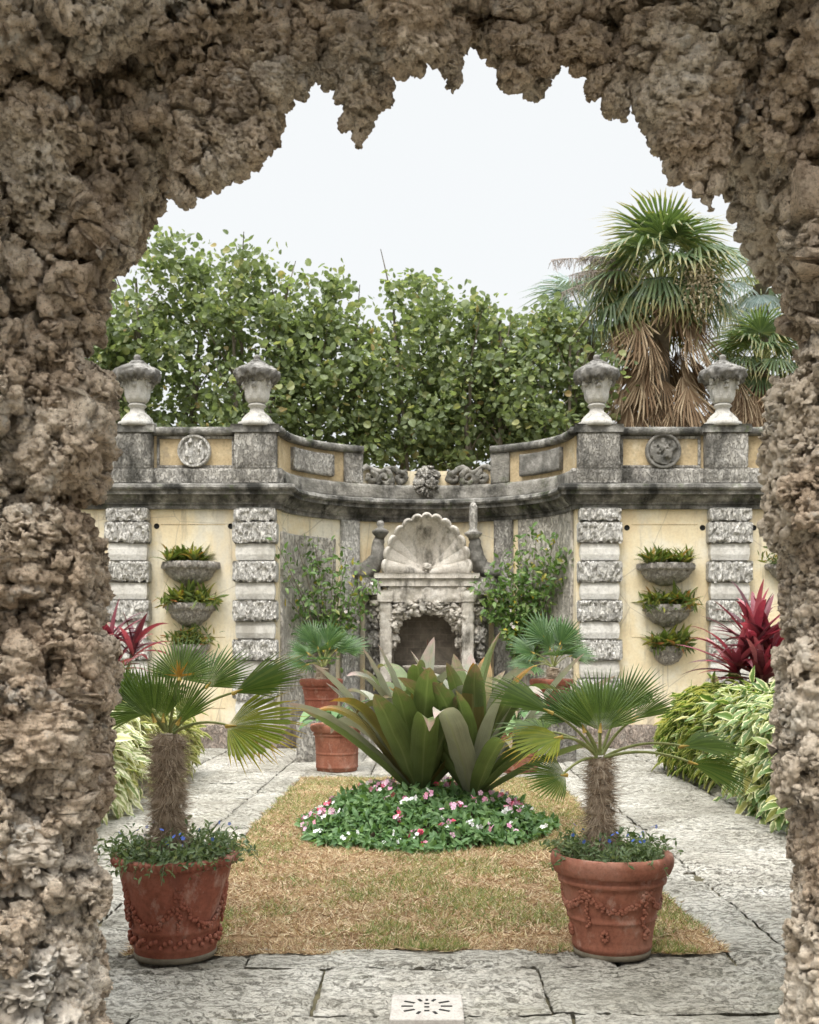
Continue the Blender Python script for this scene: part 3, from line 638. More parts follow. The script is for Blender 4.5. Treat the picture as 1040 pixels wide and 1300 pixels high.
for k, q in enumerate([(972, 1040, 490, 690, 3.9, .34, M_FLUTE), (982, 1050, 818, 1012, 3.9, .34, M_FLUTE), (1006, 1070, 1005, 1185, 3.9), (1000, 1060, 1165, 1330, 3.88, .34, M_FLUTE), (912, 985, 222, 348, 4.0, .34, M_FLUTE, .15), (996, 1060, 688, 822, 3.9), (84, 134, 690, 815, 3.9),  (84, 147, 806, 900, 3.9), (76, 138, 905, 1030, 3.9), (60, 128, 1150, 1330, 3.88), (150, 218, 228, 348, 4.0, .34, None, -.15)]):
    flute_block(*q[:5], 300+k*7, *q[5:])

M_PALE = stone('pale_coral_rock', [(.3, (.56, .47, .37)), (.5, (.72, .64, .54)), (.7, (.84, .79, .71))], 4, stain=(.30, .24, .18), stain_lo=.55, stain_sc=6, bump=1., bsc=45, bdist=.02)
# larger, paler boulders bedded in the left pier
ball = lambda T: np.sqrt(np.clip(1-(2*T-1)**2, .0004, 1))**.55
for k, (px, py, d, hgt, r, m_) in enumerate([(34, 905, 3.93, .30, .16, M_ROCK), (48, 535, 3.95, .36, .15, M_ROCK), (40, 1245, 3.93, .34, .19, M_PALE), (18, 690, 3.90, .30, .13, M_ROCK), (88, 1120, 4.03, .22, .11, M_ROCK), (20, 1075, 3.92, .24, .13, M_PALE), (1036, 610, 3.86, .30, .11, M_ROCK)]):
    c = at(px, py, d); V, Fc = lump(c+np.array([0, 0, hgt/2]), hgt, r, ball, 700+k, 120, 120, .10, .26, (1, .8)); mk('boulder', V, Fc, m_, arch, True)

# ================================================================== GARDEN WALL with curved exedra
WY, EX, ED = 17.6, 2.38, 1.85
def arc_y(x): return WY+ED*math.sqrt(max(0, 1-(x/EX)**2))
path = []
for x in np.linspace(-8.6, -EX-.05, 90): path.append((x, WY, 0, -1))
path.append((-EX, WY, 1, -1))
TT = np.linspace(-PI/2, PI/2, 121)
for t in TT[1:-1]:
    n = np.array([-math.sin(t)/EX, -math.cos(t)/ED]); n /= np.linalg.norm(n); path.append((EX*math.sin(t), WY+ED*math.cos(t), n[0], n[1]))
path.append((EX, WY, -1, -1))
for x in np.linspace(EX+.05, 8.6, 90): path.append((x, WY, 0, -1))
path = np.array(path)
def sub(x0, x1): return path[(path[:, 0] >= x0) & (path[:, 0] <= x1)]
def densify(prof, st=.035):
    o = [prof[0]]
    for a, b in zip(prof[:-1], prof[1:]):
        k = max(1, int(math.hypot(b[0]-a[0], b[1]-a[1])/st)); o += [(a[0]+(b[0]-a[0])*q/k, a[1]+(b[1]-a[1])*q/k) for q in range(1, k+1)]
    return o
def sweep(pth, prof, rough=0., seed=0, ends=True):
    prof = np.array(densify(prof) if rough else prof, float); n, m = len(pth), len(prof)
    P = np.zeros((n, m, 3)); P[:, :, 0] = pth[:, 0:1]+pth[:, 2:3]*prof[None, :, 0]; P[:, :, 1] = pth[:, 1:2]+pth[:, 3:4]*prof[None, :, 0]; P[:, :, 2] = prof[None, :, 1]
    P = P.reshape(-1, 3)
    if rough:
        hh = rough*(fbm(P*6, seed, 4)+.6*fbm(P*22, seed+3, 3)); nn = np.repeat(np.stack([pth[:, 2], pth[:, 3], np.zeros(n)], 1), m, 0); P += nn*hh[:, None]; P[:, 2] += .5*rough*fbm(P*7+3, seed+7, 3)
    Fc = [grid_faces(n, m)]
    if ends: Fc += [np.array([list(range(m))]), np.array([[(n-1)*m+k for k in range(m)][::-1]])]
    return P, Fc
wall = thing('garden_wall', 'weathered yellow stucco garden wall with curved recess and stone pilasters', 'wall', (0, WY, 0))
mk('stucco_face', *sweep(path, [(0, -.1), (0, 4.7), (-.42, 4.7), (-.42, -.1)]), M_STUCCO, wall, False)
mk('plinth', *sweep(path, [(-.03, -.05), (.17, -.05), (.17, .3), (.12, .36), (-.03, .36)], .03, 4), stone('plinth_stone', [(.3, (.24, .2, .165)), (.5, (.38, .31, .26)), (.7, (.5, .44, .38))], 4, stain=(.08, .075, .06), stain_lo=.55, bump=.9, verm=14), wall)
CORN = [(-.03, 3.79), (.07, 3.79), (.07, 3.86), (.10, 3.86), (.10, 3.885), (.15, 3.93), (.18, 3.98), (.19, 4.0), (.26, 4.0), (.26, 4.055), (.30, 4.07), (.315, 4.10), (.30, 4.145), (.26, 4.165), (.15, 4.19), (-.03, 4.19)]
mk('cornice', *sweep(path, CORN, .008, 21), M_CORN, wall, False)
M_MOULD = stone('blackened_parapet', [(.3, (.11, .105, .09)), (.5, (.26, .245, .215)), (.7, (.48, .455, .41))], 3.2, stain=(.045, .043, .038), stain_lo=.5, stain_sc=2, streak=1.8, bump=.9, bsc=24, bdist=.03, moss=(.10, .115, .055))
for (x0, x1, mt_) in ((-8.6, -EX, M_PARA), (-EX+.001, EX-.001, M_MOULD), (EX, 8.6, M_PARA)):
    mk('parapet_base', *sweep(sub(x0, x1), [(-.03, 4.18), (.11, 4.18), (.11, 4.40), (.07, 4.44), (-.40, 4.44)], .012, 23), mt_, wall)
for (x0, x1) in ((-8.6, -1.12), (1.12, 8.6)):
    mk('parapet_field', *sweep(sub(x0, x1), [(.0, 4.42), (.02, 4.42), (.02, 4.98), (-.35, 4.98), (-.35, 4.42)]), M_OCHRE, wall, False)
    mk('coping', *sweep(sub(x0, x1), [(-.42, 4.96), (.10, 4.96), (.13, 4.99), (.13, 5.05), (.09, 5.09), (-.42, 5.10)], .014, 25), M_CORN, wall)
def rough_box(c, s, seed, amp=.02, st=.035, mod=None):
    """box with finely gridded, weathered front/sides"""
    hx, hy, hz = np.array(s)/2
    per = []; k = lambda L: max(2, int(L/st))
    for q in np.linspace(-hx, hx, k(s[0]), endpoint=False): per.append((q, -hy))
    for q in np.linspace(-hy, hy, k(s[1]), endpoint=False): per.append((hx, q))
    for q in np.linspace(hx, -hx, k(s[0]), endpoint=False): per.append((q, hy))
    for q in np.linspace(hy, -hy, k(s[1]), endpoint=False): per.append((-hx, q))
    per = np.array(per); zz = np.linspace(-hz, hz, max(3, k(s[2]))); n, m = len(zz), len(per)
    P = np.zeros((n, m, 3)); P[:, :, 0] = per[None, :, 0]; P[:, :, 1] = per[None, :, 1]; P[:, :, 2] = zz[:, None]; P = P.reshape(-1, 3)
    nn = nrm(np.stack([np.sign(P[:, 0])*(np.abs(P[:, 0]) > hx-1e-6), np.sign(P[:, 1])*(np.abs(P[:, 1]) > hy-1e-6), np.zeros(len(P))], 1))
    P = P+np.array(c); hh = amp*(fbm(P*7, seed, 4)+fbm(P*25, seed+4, 3, True)*.6); P += nn*hh[:, None]
    ed = np.repeat(np.minimum(zz+hz, hz-zz), m); P -= nn*(.02*(1-sst(ed, 0, .03)))[:, None]
    return P, [grid_faces(n, m, wrap_m=True), np.array([list(range(m))[::-1]]), np.array([[(n-1)*m+k for k in range(m)]])]
# pilasters: alternating rough and smooth blocks
def vermic(c, s, seed):
    """rough block with real worm-eaten drips on front and a ragged lower edge"""
    V, Fc = rough_box(c, s, seed, .0, .016); W = V.copy()
    dr = fbm(V*np.array([27, 27, 9]), seed, 3); front = (V[:, 1] < c[1]-s[1]/2+.03)
    W[:, 1] -= np.where(front, .032*sst(dr, -.12, .10)-.006, 0)
    low = V[:, 2] < c[2]-s[2]/2+.05
    W[:, 2] += np.where(low, .05*fbm(V*np.array([22, 22, 1]), seed+3, 2), 0)
    return W, Fc
for pi_, (xc, vis) in enumerate([(-2.72, 1), (-4.74, 1), (2.74, 1), (4.80, 1), (-6.9, 0), (6.9, 0)]):
    base = mk('pilaster', *rough_box((xc, WY-.03, 1.95), (.56, .14, 3.72), 40+pi_, .004, .2), M_SMOOTH, wall, False)
    z = 3.80; q = 0; hs = [.215, .345] + [.275, .345]*7
    for bi, hb in enumerate(hs):
        if z-hb < .36: break
        roughb = bi < 2 or bi % 2 == 1
        zc = z-hb/2
        if roughb: V, Fc = vermic((xc, WY-.07, zc), (.70 if bi else .66, .24, hb-.02), 60+pi_*20+bi); mk('rough_block', V, Fc, M_ROUGH, base)
        else: V, Fc = rough_box((xc, WY-.06, zc), (.62, .18, hb-.015), 60+pi_*20+bi, .005, .06); mk('smooth_block', V, Fc, M_SMOOTH, base, False)
        z -= hb
# pedestals on the parapet under the urns
for pi_, xc in enumerate((-2.71, -4.68, 2.72, 4.74)):
    pd = mk('pedestal', *rough_box((xc, WY-.02, 4.71), (.66, .36, .56), 140+pi_, .012), M_PARA, wall)
    mk('pedestal_cap', *rough_box((xc, WY+.0, 5.05), (.78, .48, .13), 150+pi_, .012), M_CORN, pd)
    mk('pedestal_base', *rough_box((xc, WY-.02, 4.31), (.72, .40, .24), 160+pi_, .012), M_PARA, pd)
# medallions, framed panels
def disc(x, y, z, r, seed):
    n, m = 60, 24; rr = np.linspace(0.02, 1, m); A = np.arange(n)*2*PI/n; Rr, AA = np.meshgrid(rr, A, indexing='ij')
    P = np.stack([x+r*Rr*np.cos(AA), np.full(Rr.shape, y), z+r*Rr*np.sin(AA)], -1).reshape(-1, 3)
    hgt = .03+.05*sst(fbm(P*np.array([16, 16, 9]), seed, 3), -.1, .2)*(Rr.ravel() < .78)+.05*((Rr.ravel() > .82) & (Rr.ravel() < .99))-.1*(Rr.ravel() >= .999)
    P[:, 1] -= hgt; return P, [grid_faces(m, n, wrap_m=True)]
for k, x in enumerate((-3.70, 3.76)):
    mk('medallion', *disc(x, WY-.03, 4.71, .27 if k == 0 else .29, 170+k), M_ROUGH if k == 0 else M_CARV, wall)
def rect_frame(x0, x1, z0, z1, y, wd=.05, dp=.04):
    m = MB(); m.add(*box(((x0+x1)/2, y, z1-wd/2), (x1-x0, dp, wd), .008)); m.add(*box(((x0+x1)/2, y, z0+wd/2), (x1-x0, dp, wd), .008))
    m.add(*box((x0+wd/2, y, (z0+z1)/2), (wd, dp, z1-z0-2*wd-.004), .008)); m.add(*box((x1-wd/2, y, (z0+z1)/2), (wd, dp, z1-z0-2*wd-.004), .008)); return m
for x0, x1 in ((-4.30, -3.06), (3.08, 4.36)): rect_frame(x0, x1, 4.445, 4.955, WY-.035, .045, .035).build('panel_frame', M_PARA, wall, False)
for s in (-1, 1):
    pth = sub(-2.28, -1.62) if s < 0 else sub(1.62, 2.28)
    mk('raised_panel', *sweep(pth, [(.0, 4.52), (.09, 4.52), (.10, 4.55), (.10, 4.86), (.09, 4.89), (.0, 4.89)], .012, 30+s), M_CARV if s > 0 else M_PARA, wall)
    pth = sub(-1.48, -1.12) if s < 0 else sub(1.12, 1.48)
    mk('parapet_pier', *sweep(pth, [(.0, 4.43), (.08, 4.43), (.08, 4.955), (.0, 4.955)], .01, 33+s), M_MOULD if s > 0 else M_PARA, wall)
# pierced scroll ornament in the middle of the parapet
mb = MB()
def scroll(mb, x, z, r, turns, s, th=.04, ydep=None):
    t = np.linspace(0, 1, 40); a = t*turns*2*PI; rr = r*(1-.8*t); X = x+s*rr*np.cos(a+PI*.5); Z = z+rr*np.sin(a+PI*.5)
    mb.add(*tube(np.stack([X, [arc_y(v)-.05 for v in X], Z], 1), th*(1-.4*t), 7))
for s in (-1, 1):
    for x, r in ((.98, .13), (.74, .17), (.47, .12)): scroll(mb, s*x, 4.56, r*.8, 1.3, s, .06)
    X = np.linspace(s*1.12, s*.36, 12); mb.add(*tube(np.stack([X, [arc_y(v)-.04 for v in X], 4.70+.05*np.sin(np.arange(12)*1.1)], 1), .05, 7))
    for x in (.62, .86): mb.add(*rough_box((s*x, arc_y(s*x)-.05, 4.5), (.09, .12, .14), 7, .02))
V, Fc, U = mb.get(); V = V+(.05*fbm(V*9, 4, 4))[:, None]*np.array([1, 1, 1]); mk('scroll_work', V, Fc, M_MOULD, wall)
V, Fc = lump((0, arc_y(0)-.1, 4.80), .56, .22, lambda T: np.sqrt(np.clip(1-(2*T-1)**2, .0004, 1)), 180, 60, 60, .09, .16, (1, .5)); mk('carved_mask', V, Fc, M_PARA, wall)
M_PANEL = stone('rough_grey_panel', [(.3, (.42, .385, .33)), (.5, (.57, .53, .465)), (.7, (.70, .66, .59))], 2.2, stain=(.26, .23, .19), stain_lo=.57, stain_sc=2.5, streak=1.5, bump=1., bsc=18, verm=9)
# exedra lower facing: rough panels and thin pilaster strips
for s in (-1, 1):
    f = lambda a, b: sub(-b, -a) if s < 0 else sub(a, b)
    mk('rough_panel', *sweep(f(1.56, 2.37), [(.0, .36), (.05, .36), (.05, 3.46 if s < 0 else 3.79), (.0, 3.46 if s < 0 else 3.79)], .016, 50+s), M_PANEL, wall)
    mk('pilaster_strip', *sweep(f(1.15, 1.52), [(.0, .36), (.07, .36), (.07, 3.795), (.0, 3.795)], .012, 53+s), M_ROUGH if s < 0 else M_PARA, wall)
    mk('lower_panel', *sweep(f(.75, 1.10), [(.0, .36), (.04, .36), (.04, 2.75), (.0, 2.75)], .02, 56+s), M_PARA, wall)
# drain holes in the stucco
for (px, py) in ((199, 668), (293, 668), (796, 670), (892, 670), (957, 670)):
    p = at(px, py, WY); mk('drain_hole', *lathe([(.055, 0), (.055, .02), (.03, .02), (.03, -.0)], (0, 0, 0), 14) if False else tube([(p[0], WY-.004, p[2]), (p[0], WY+.05, p[2])], .045, 14), M_HOLE, wall)
for (px0, px1, py0, py1) in ((192, 298, 646, 930), (790, 898, 646, 930)):                # scored joints of the stucco bays
    a = at(px0, py0, WY); b = at(px1, py1, WY)
    for zz in (3.55, 1.75, .62): mk('stucco_joint', *box(((a[0]+b[0])/2, WY-.001, zz), (b[0]-a[0]-.3, .006, .012)), M_OCHRE, wall, False)

# ================================================================== SHELL FOUNTAIN
FY = 18.78
ftn = thing('shell_fountain', 'stone wall fountain with scallop shell over a rocky grotto niche', 'fountain', (0, FY, 0))
n, m = 391, 40; th = np.linspace(-.06, PI+.06, n); rr = np.linspace(.06, 1, m); TH, RR = np.meshgrid(th, rr, indexing='ij')
ribs = np.abs(np.sin(TH*13))**.6; sc_ = 1+.05*(ribs-.5)*RR**4
X = .765*RR*np.cos(TH)*sc_; Z = 2.86+1.0*RR*np.sin(TH)*sc_; Y = FY+.03+.42*(1-RR**2.2)*np.clip(np.sin(TH*.94+.09), .25, 1)-.055*ribs*RR-.05*sst(RR, .9, 1)+.012*fbm(np.stack([TH.ravel()*4, RR.ravel()*4, TH.ravel()*0], 1), 5, 3).reshape(TH.shape)
P = np.stack([X, Y, Z], -1).reshape(-1, 3); o = mk('scallop_shell', P, grid_faces(n, m), M_SHELL, ftn)
sm = o.modifiers.new('thick', 'SOLIDIFY'); sm.thickness = .06; sm.offset = -1
mk('shell_hinge', *lump((0, FY+.12, 3.05), .2, .09, lambda T: np.sqrt(np.clip(1-(2*T-1)**2, .0004, 1)), 190, 30, 30, .03, .1), M_SHELL, ftn)
mb = MB(); mb.add(*rough_box((0, FY+.16, 2.81), (1.80, .56, .09), 200, .03)); mb.add(*rough_box((0, FY+.18, 2.70), (1.62, .48, .13), 201, .03)); mb.add(*rough_box((0, FY+.2, 2.50), (1.30, .42, .28), 202, .06)); mb.build('entablature', M_SHELL, ftn)
for s in (-1, 1):
    mk('side_block', *rough_box((s*.98, FY+.2, 2.64), (.34, .5, .3), 205+s, .05), M_PARA, ftn)
    p = mk('pilaster', *rough_box((s*.70, FY+.12, 1.28), (.19, .3, 2.2), 208+s, .03), M_SHELL, ftn)
    mk('pilaster_capital', *rough_box((s*.70, FY+.1, 2.47), (.26, .36, .2), 210+s, .04), M_SHELL, p)
    for k, (dx, zc, L, r) in enumerate(((.80, 2.5, 1.0, .14), (.56, 2.42, .9, .11), (.9, 2.3, 1.2, .12))):
        V, Fc = lump((s*dx, FY+.14, zc), L, r, lambda T: np.sqrt(np.clip(1-T**3, .0004, 1))*(1-.35*T), 214+k+s*5, 40, 60, .10, .14, (1, .8)); mk('rock_crust', V, Fc, M_SHELL if k < 2 else M_PARA, ftn)
    # volute brackets with ball finials beside the shell
    xb = s*.78
    S = np.array([(xb+s*.46, FY+.3, 2.92), (xb+s*.30, FY+.28, 2.90), (xb+s*.16, FY+.27, 2.98), (xb+s*.08, FY+.26, 3.15), (xb+s*.05, FY+.25, 3.38), (xb+s*.01, FY+.25, 3.5)])
    tt = np.linspace(0, 5, 30); SS = np.stack([np.interp(tt, range(6), S[:, q]) for q in range(3)], 1)
    V, Fc = tube(SS, np.interp(tt, range(6), [.12, .15, .15, .13, .10, .07]), 16); V = V+nrm(V-np.repeat(SS, 16, 0))*(.05*fbm(V*9, 5, 4))[:, None]; br = mk('volute_bracket', V, Fc, M_CARV, ftn)
    ball = [(.001, 3.46), (.06, 3.46), (.09, 3.50), (.14, 3.56), (.15, 3.59), (.10, 3.63), (.05, 3.66), (.07, 3.72), (.05, 3.77), (.001, 3.78)] if s < 0 else [(.001, 3.44), (.06, 3.46), (.14, 3.52), (.16, 3.56), (.08, 3.60), (.06, 3.66), (.075, 3.72), (.07, 4.02), (.04, 4.08), (.001, 4.1)]
    mk('finial', *lathe(ball, (xb+s*.02, FY+.22, 0), 16), M_CARV if s < 0 else M_PARA, br)
# rocky arch above the niche, niche back, basin
for k in range(13):
    a = PI*(k+.5)/13; x = .60*math.cos(a); z = 2.02+.34*math.sin(a)
    V, Fc = lump((x, FY+.12, z+.17), .36, .14, lambda T: np.sqrt(np.clip(1-(2*T-1)**2, .0004, 1)), 230+k, 32, 32, .09, .12); mk('niche_rock', V, Fc, M_SHELL, ftn)
mb = MB(); mb.add(*box((0, FY+.52, 1.15), (1.36, .06, 2.5))); mb.add(*box((-.6, FY+.3, 1.15), (.06, .4, 2.4))); mb.add(*box((.6, FY+.3, 1.15), (.06, .4, 2.4))); mb.add(*box((0, FY+.3, 2.30), (1.2, .4, .08)))
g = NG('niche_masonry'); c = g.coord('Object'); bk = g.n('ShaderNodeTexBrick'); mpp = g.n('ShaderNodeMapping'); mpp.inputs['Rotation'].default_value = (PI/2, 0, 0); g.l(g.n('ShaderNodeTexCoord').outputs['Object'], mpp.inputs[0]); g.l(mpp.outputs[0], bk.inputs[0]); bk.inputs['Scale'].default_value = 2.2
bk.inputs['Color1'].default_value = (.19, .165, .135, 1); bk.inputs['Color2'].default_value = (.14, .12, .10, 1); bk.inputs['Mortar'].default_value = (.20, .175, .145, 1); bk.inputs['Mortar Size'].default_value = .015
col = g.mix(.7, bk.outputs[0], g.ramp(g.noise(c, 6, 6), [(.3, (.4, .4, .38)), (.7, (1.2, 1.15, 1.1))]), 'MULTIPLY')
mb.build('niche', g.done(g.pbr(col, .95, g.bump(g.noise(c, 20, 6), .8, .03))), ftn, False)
mb = MB()
V, Fc = lathe([(1.25, -.05), (1.25, .34), (1.30, .38), (1.30, .46), (1.25, .50), (1.08, .50), (1.05, .46), (1.05, .1)], (0, FY-.1, 0), 60, PI, 2*PI, lambda A, Z: 1+.012*np.sin(A*37)); V[:, 1] = (V[:, 1]-(FY-.1))*1.25+FY-.1
mb.add(V, Fc); mb.build('basin', M_PARA, ftn)
mk('bowl', *lathe([(.001, 1.02), (.10, 1.04), (.3, 1.14), (.4, 1.24), (.42, 1.28), (.36, 1.28), (.1, 1.2), (.001, 1.19)], (0, FY+.12, 0), 30), M_SHELL, ftn)

# ================================================================== URNS
def urn(xc, label, seed):
    z0 = 5.09; t = thing('stone_urn', label, 'urn', (xc, WY, z0), 'stone urns on the wall')
    k = 1.14/1.16
    R = np.array
    foot = [(.001, 0), (.30, 0), (.30, .07), (.25, .09), (.24, .13), (.19, .19), (.12, .25), (.105, .30), (.13, .33), (.15, .345), (.13, .37), (.10, .385)]
    mk('foot', *lathe([(a, b+z0) for a, b in foot], (xc, WY, 0), 36), M_URN, t)
    bowl = [(.09, .38), (.14, .40), (.175, .44), (.19, .50), (.195, .58), (.21, .66), (.225, .74), (.24, .80), (.24, .84), (.05, .86)]
    bowl_o = mk('bowl', *lathe([(a, b+z0) for a, b in densify(bowl, .02)], (xc, WY, 0), 64, mod=lambda A, Z: 1+.05*np.sin(A*9)*sst(Z-z0, .4, .5)*(1-sst(Z-z0, .62, .75))), M_URN, t)
    mbm = MB()
    for q in range(6):
        a = q*PI/3+.5; 
        V, Fc = lump((xc+.21*math.cos(a), WY+.21*math.sin(a), z0+.80), .20, .045, blunt, seed+q, 20, 24, .04, .07); mbm.add(V, Fc)
    mbm.build('swag', M_URN, bowl_o)
    lid = [(.05, .78), (.25, .78), (.33, .80), (.365, .84), (.36, .88), (.32, .92), (.25, .96), (.18, 1.0), (.12, 1.04), (.08, 1.07), (.001, 1.08)]
    V, Fc = lathe([(a, b+z0) for a, b in densify(lid, .02)], (xc, WY, 0), 72)
    rad = nrm(np.stack([V[:, 0]-xc, V[:, 1]-WY, np.zeros(len(V))], 1)); V = V+rad*(.05*fbm(V*13, seed, 3)+.03*fbm(V*35, seed+2, 2))[:, None]
    low = np.clip((.87-(V[:, 2]-z0))/.07, 0, 1); V[:, 2] -= low*.13*np.clip(fbm(V*np.array([24, 24, 1]), seed+5, 2)+.3, 0, 1)
    l = mk('lid', V, Fc, M_LID, t)
    mk('finial', *lathe([(.04, 1.04+z0), (.07, 1.07+z0), (.045, 1.095+z0), (.06, 1.12+z0), (.04, 1.16+z0), (.001, 1.175+z0)], (xc, WY, 0), 14), M_LID, l)
urn(-4.62, 'lidded stone urn left of the ochre parapet bay with the pale medallion', 400)
urn(-2.71, 'lidded stone urn standing where the left straight wall meets the curved recess', 420)
urn(2.71, 'lidded stone urn on the blackened pedestal at the right end of the curved recess', 440)
urn(4.72, 'lidded stone urn in front of the tall palm skirt, right of the dark medallion', 460)

# ================================================================== WALL PLANTERS
def rosette(mb, c, n, L, wid, el=(.3, 1.2), bend=(.4, 1.2), half=False, nseg=7):
    for k in range(n):
        az = random.uniform(0, 2*PI) if not half else random.uniform(PI, 2*PI)
        mb.add(*strap(c, az, random.uniform(*el), L*random.uniform(.7, 1.15), wid*random.uniform(.8, 1.2), random.uniform(*bend), nseg))
def wall_planter(px, py, wpx, hpx, label, plabel, seed, kind):
    p = at(px, py, WY); r = wpx/F*WY/2; hh = hpx/F*WY; x, z = p[0], p[2]
    t = thing('wall_planter', label, 'planter', (x, WY, z-hh), 'stone planters on the wall')
    prof = [(.001, z-hh), (r*.16, z-hh*.99), (r*.34, z-hh*.92), (r*.56, z-hh*.78), (r*.74, z-hh*.58), (r*.83, z-hh*.40), (r*.85, z-hh*.33), (r*.93, z-hh*.31), (r*1.0, z-hh*.24), (r*1.03, z-hh*.10), (r*1.0, z), (r*.85, z), (r*.8, z-.05), (.001, z-.05)]
    V, Fc = lathe(densify(prof, .03), (x, WY-.01, 0), 60, PI, 2*PI, lambda A, Z: 1+.06*np.abs(np.sin(A*11))*sst(z-Z, .02, .08))
    V[:, 1] = (V[:, 1]-WY)*.8+WY; V += nrm(V-np.array([x, WY, z]))*(.035*fbm(V*18, seed, 3))[:, None]
    mk('bowl', V, Fc, M_PLANT, t)
    mk('soil', np.array([(x+r*.82*math.cos(a), WY+r*.64*math.sin(a), z-.03) for a in np.linspace(PI, 2*PI, 16)]), [tuple(range(16))], M_SOIL, t)
    mb = MB()
    if kind == 'mound':
        for k in range(16): rosette(mb, (x+random.uniform(-.75, .75)*r, WY-.04-random.random()*r*.55, z-.02), 11, .34, .055, (.5, 1.4))
    elif kind == 'spiky':
        for k in range(5): rosette(mb, (x+(k-2)*.30*r, WY-.05-random.random()*r*.5, z-.03), 14, .44, .07, (.4, 1.35), (.3, 1.1))
        n = 220; P = np.stack([x+RNG.uniform(-1.1, 1.1, n)*r, WY-.05-RNG.random(n)*r*.7, z+RNG.uniform(-.05, .1, n)], 1); mb.add(*cloud(P, rdir(n, .2), rdir(n, .8), RNG.uniform(.12, .22, n), T_THIN))
    else:
        n = 500; P = np.stack([x+RNG.normal(0, .5, n)*r, WY-.05-RNG.random(n)*r*.6, z+np.abs(RNG.normal(0, .1, n))], 1); mb.add(*cloud(P, rdir(n, .4), rdir(n, .8), RNG.uniform(.08, .18, n), T_THIN))
    V, Fc, U = mb.get()
    solo('planter_plant', V, Fc, L_FERN, plabel, 'plant', (x, WY-.1, z), False, U, 'plants in the wall planters')
M_PLANT = stone('planter_stone', [(.3, (.36, .32, .28)), (.5, (.53, .49, .44)), (.7, (.66, .62, .57))], 7, stain=(.20, .175, .145), stain_lo=.56, stain_sc=6, bump=.9, bsc=35, verm=22)
L, R_ = 'left wall bay', 'right wall bay'
wall_planter(243, 714, 72, 30, 'topmost stone bowl of the three fixed to the left wall bay', 'reddish green rosettes mounded in the top bowl of the left bay', 500, 'mound')
wall_planter(243, 766, 62, 30, 'middle stone bowl of the three fixed to the left wall bay', 'spiky green plant in the middle bowl of the left bay', 510, 'spiky')
wall_planter(243, 818, 46, 26, 'lowest stone bowl in the left wall bay, behind the potted palm fronds', 'low fine leaved plant in the lowest bowl of the left bay', 520, 'fern')
wall_planter(845, 716, 72, 28, 'topmost stone bowl of the three fixed to the right wall bay', 'mounded green rosettes in the top bowl of the right bay', 530, 'mound')
wall_planter(847, 768, 62, 28, 'middle stone bowl of the three fixed to the right wall bay', 'spiky green plant in the middle bowl of the right bay', 540, 'spiky')
wall_planter(848, 820, 44, 25, 'smallest and lowest stone bowl fixed to the right wall bay', 'spiky green plant spilling from the lowest bowl of the right bay', 550, 'spiky')
wall_planter(1003, 716, 62, 26, 'stone bowl half hidden by the rock pier beyond the right outer pilaster', 'small green plant in the bowl half hidden by the rock pier', 560, 'fern')

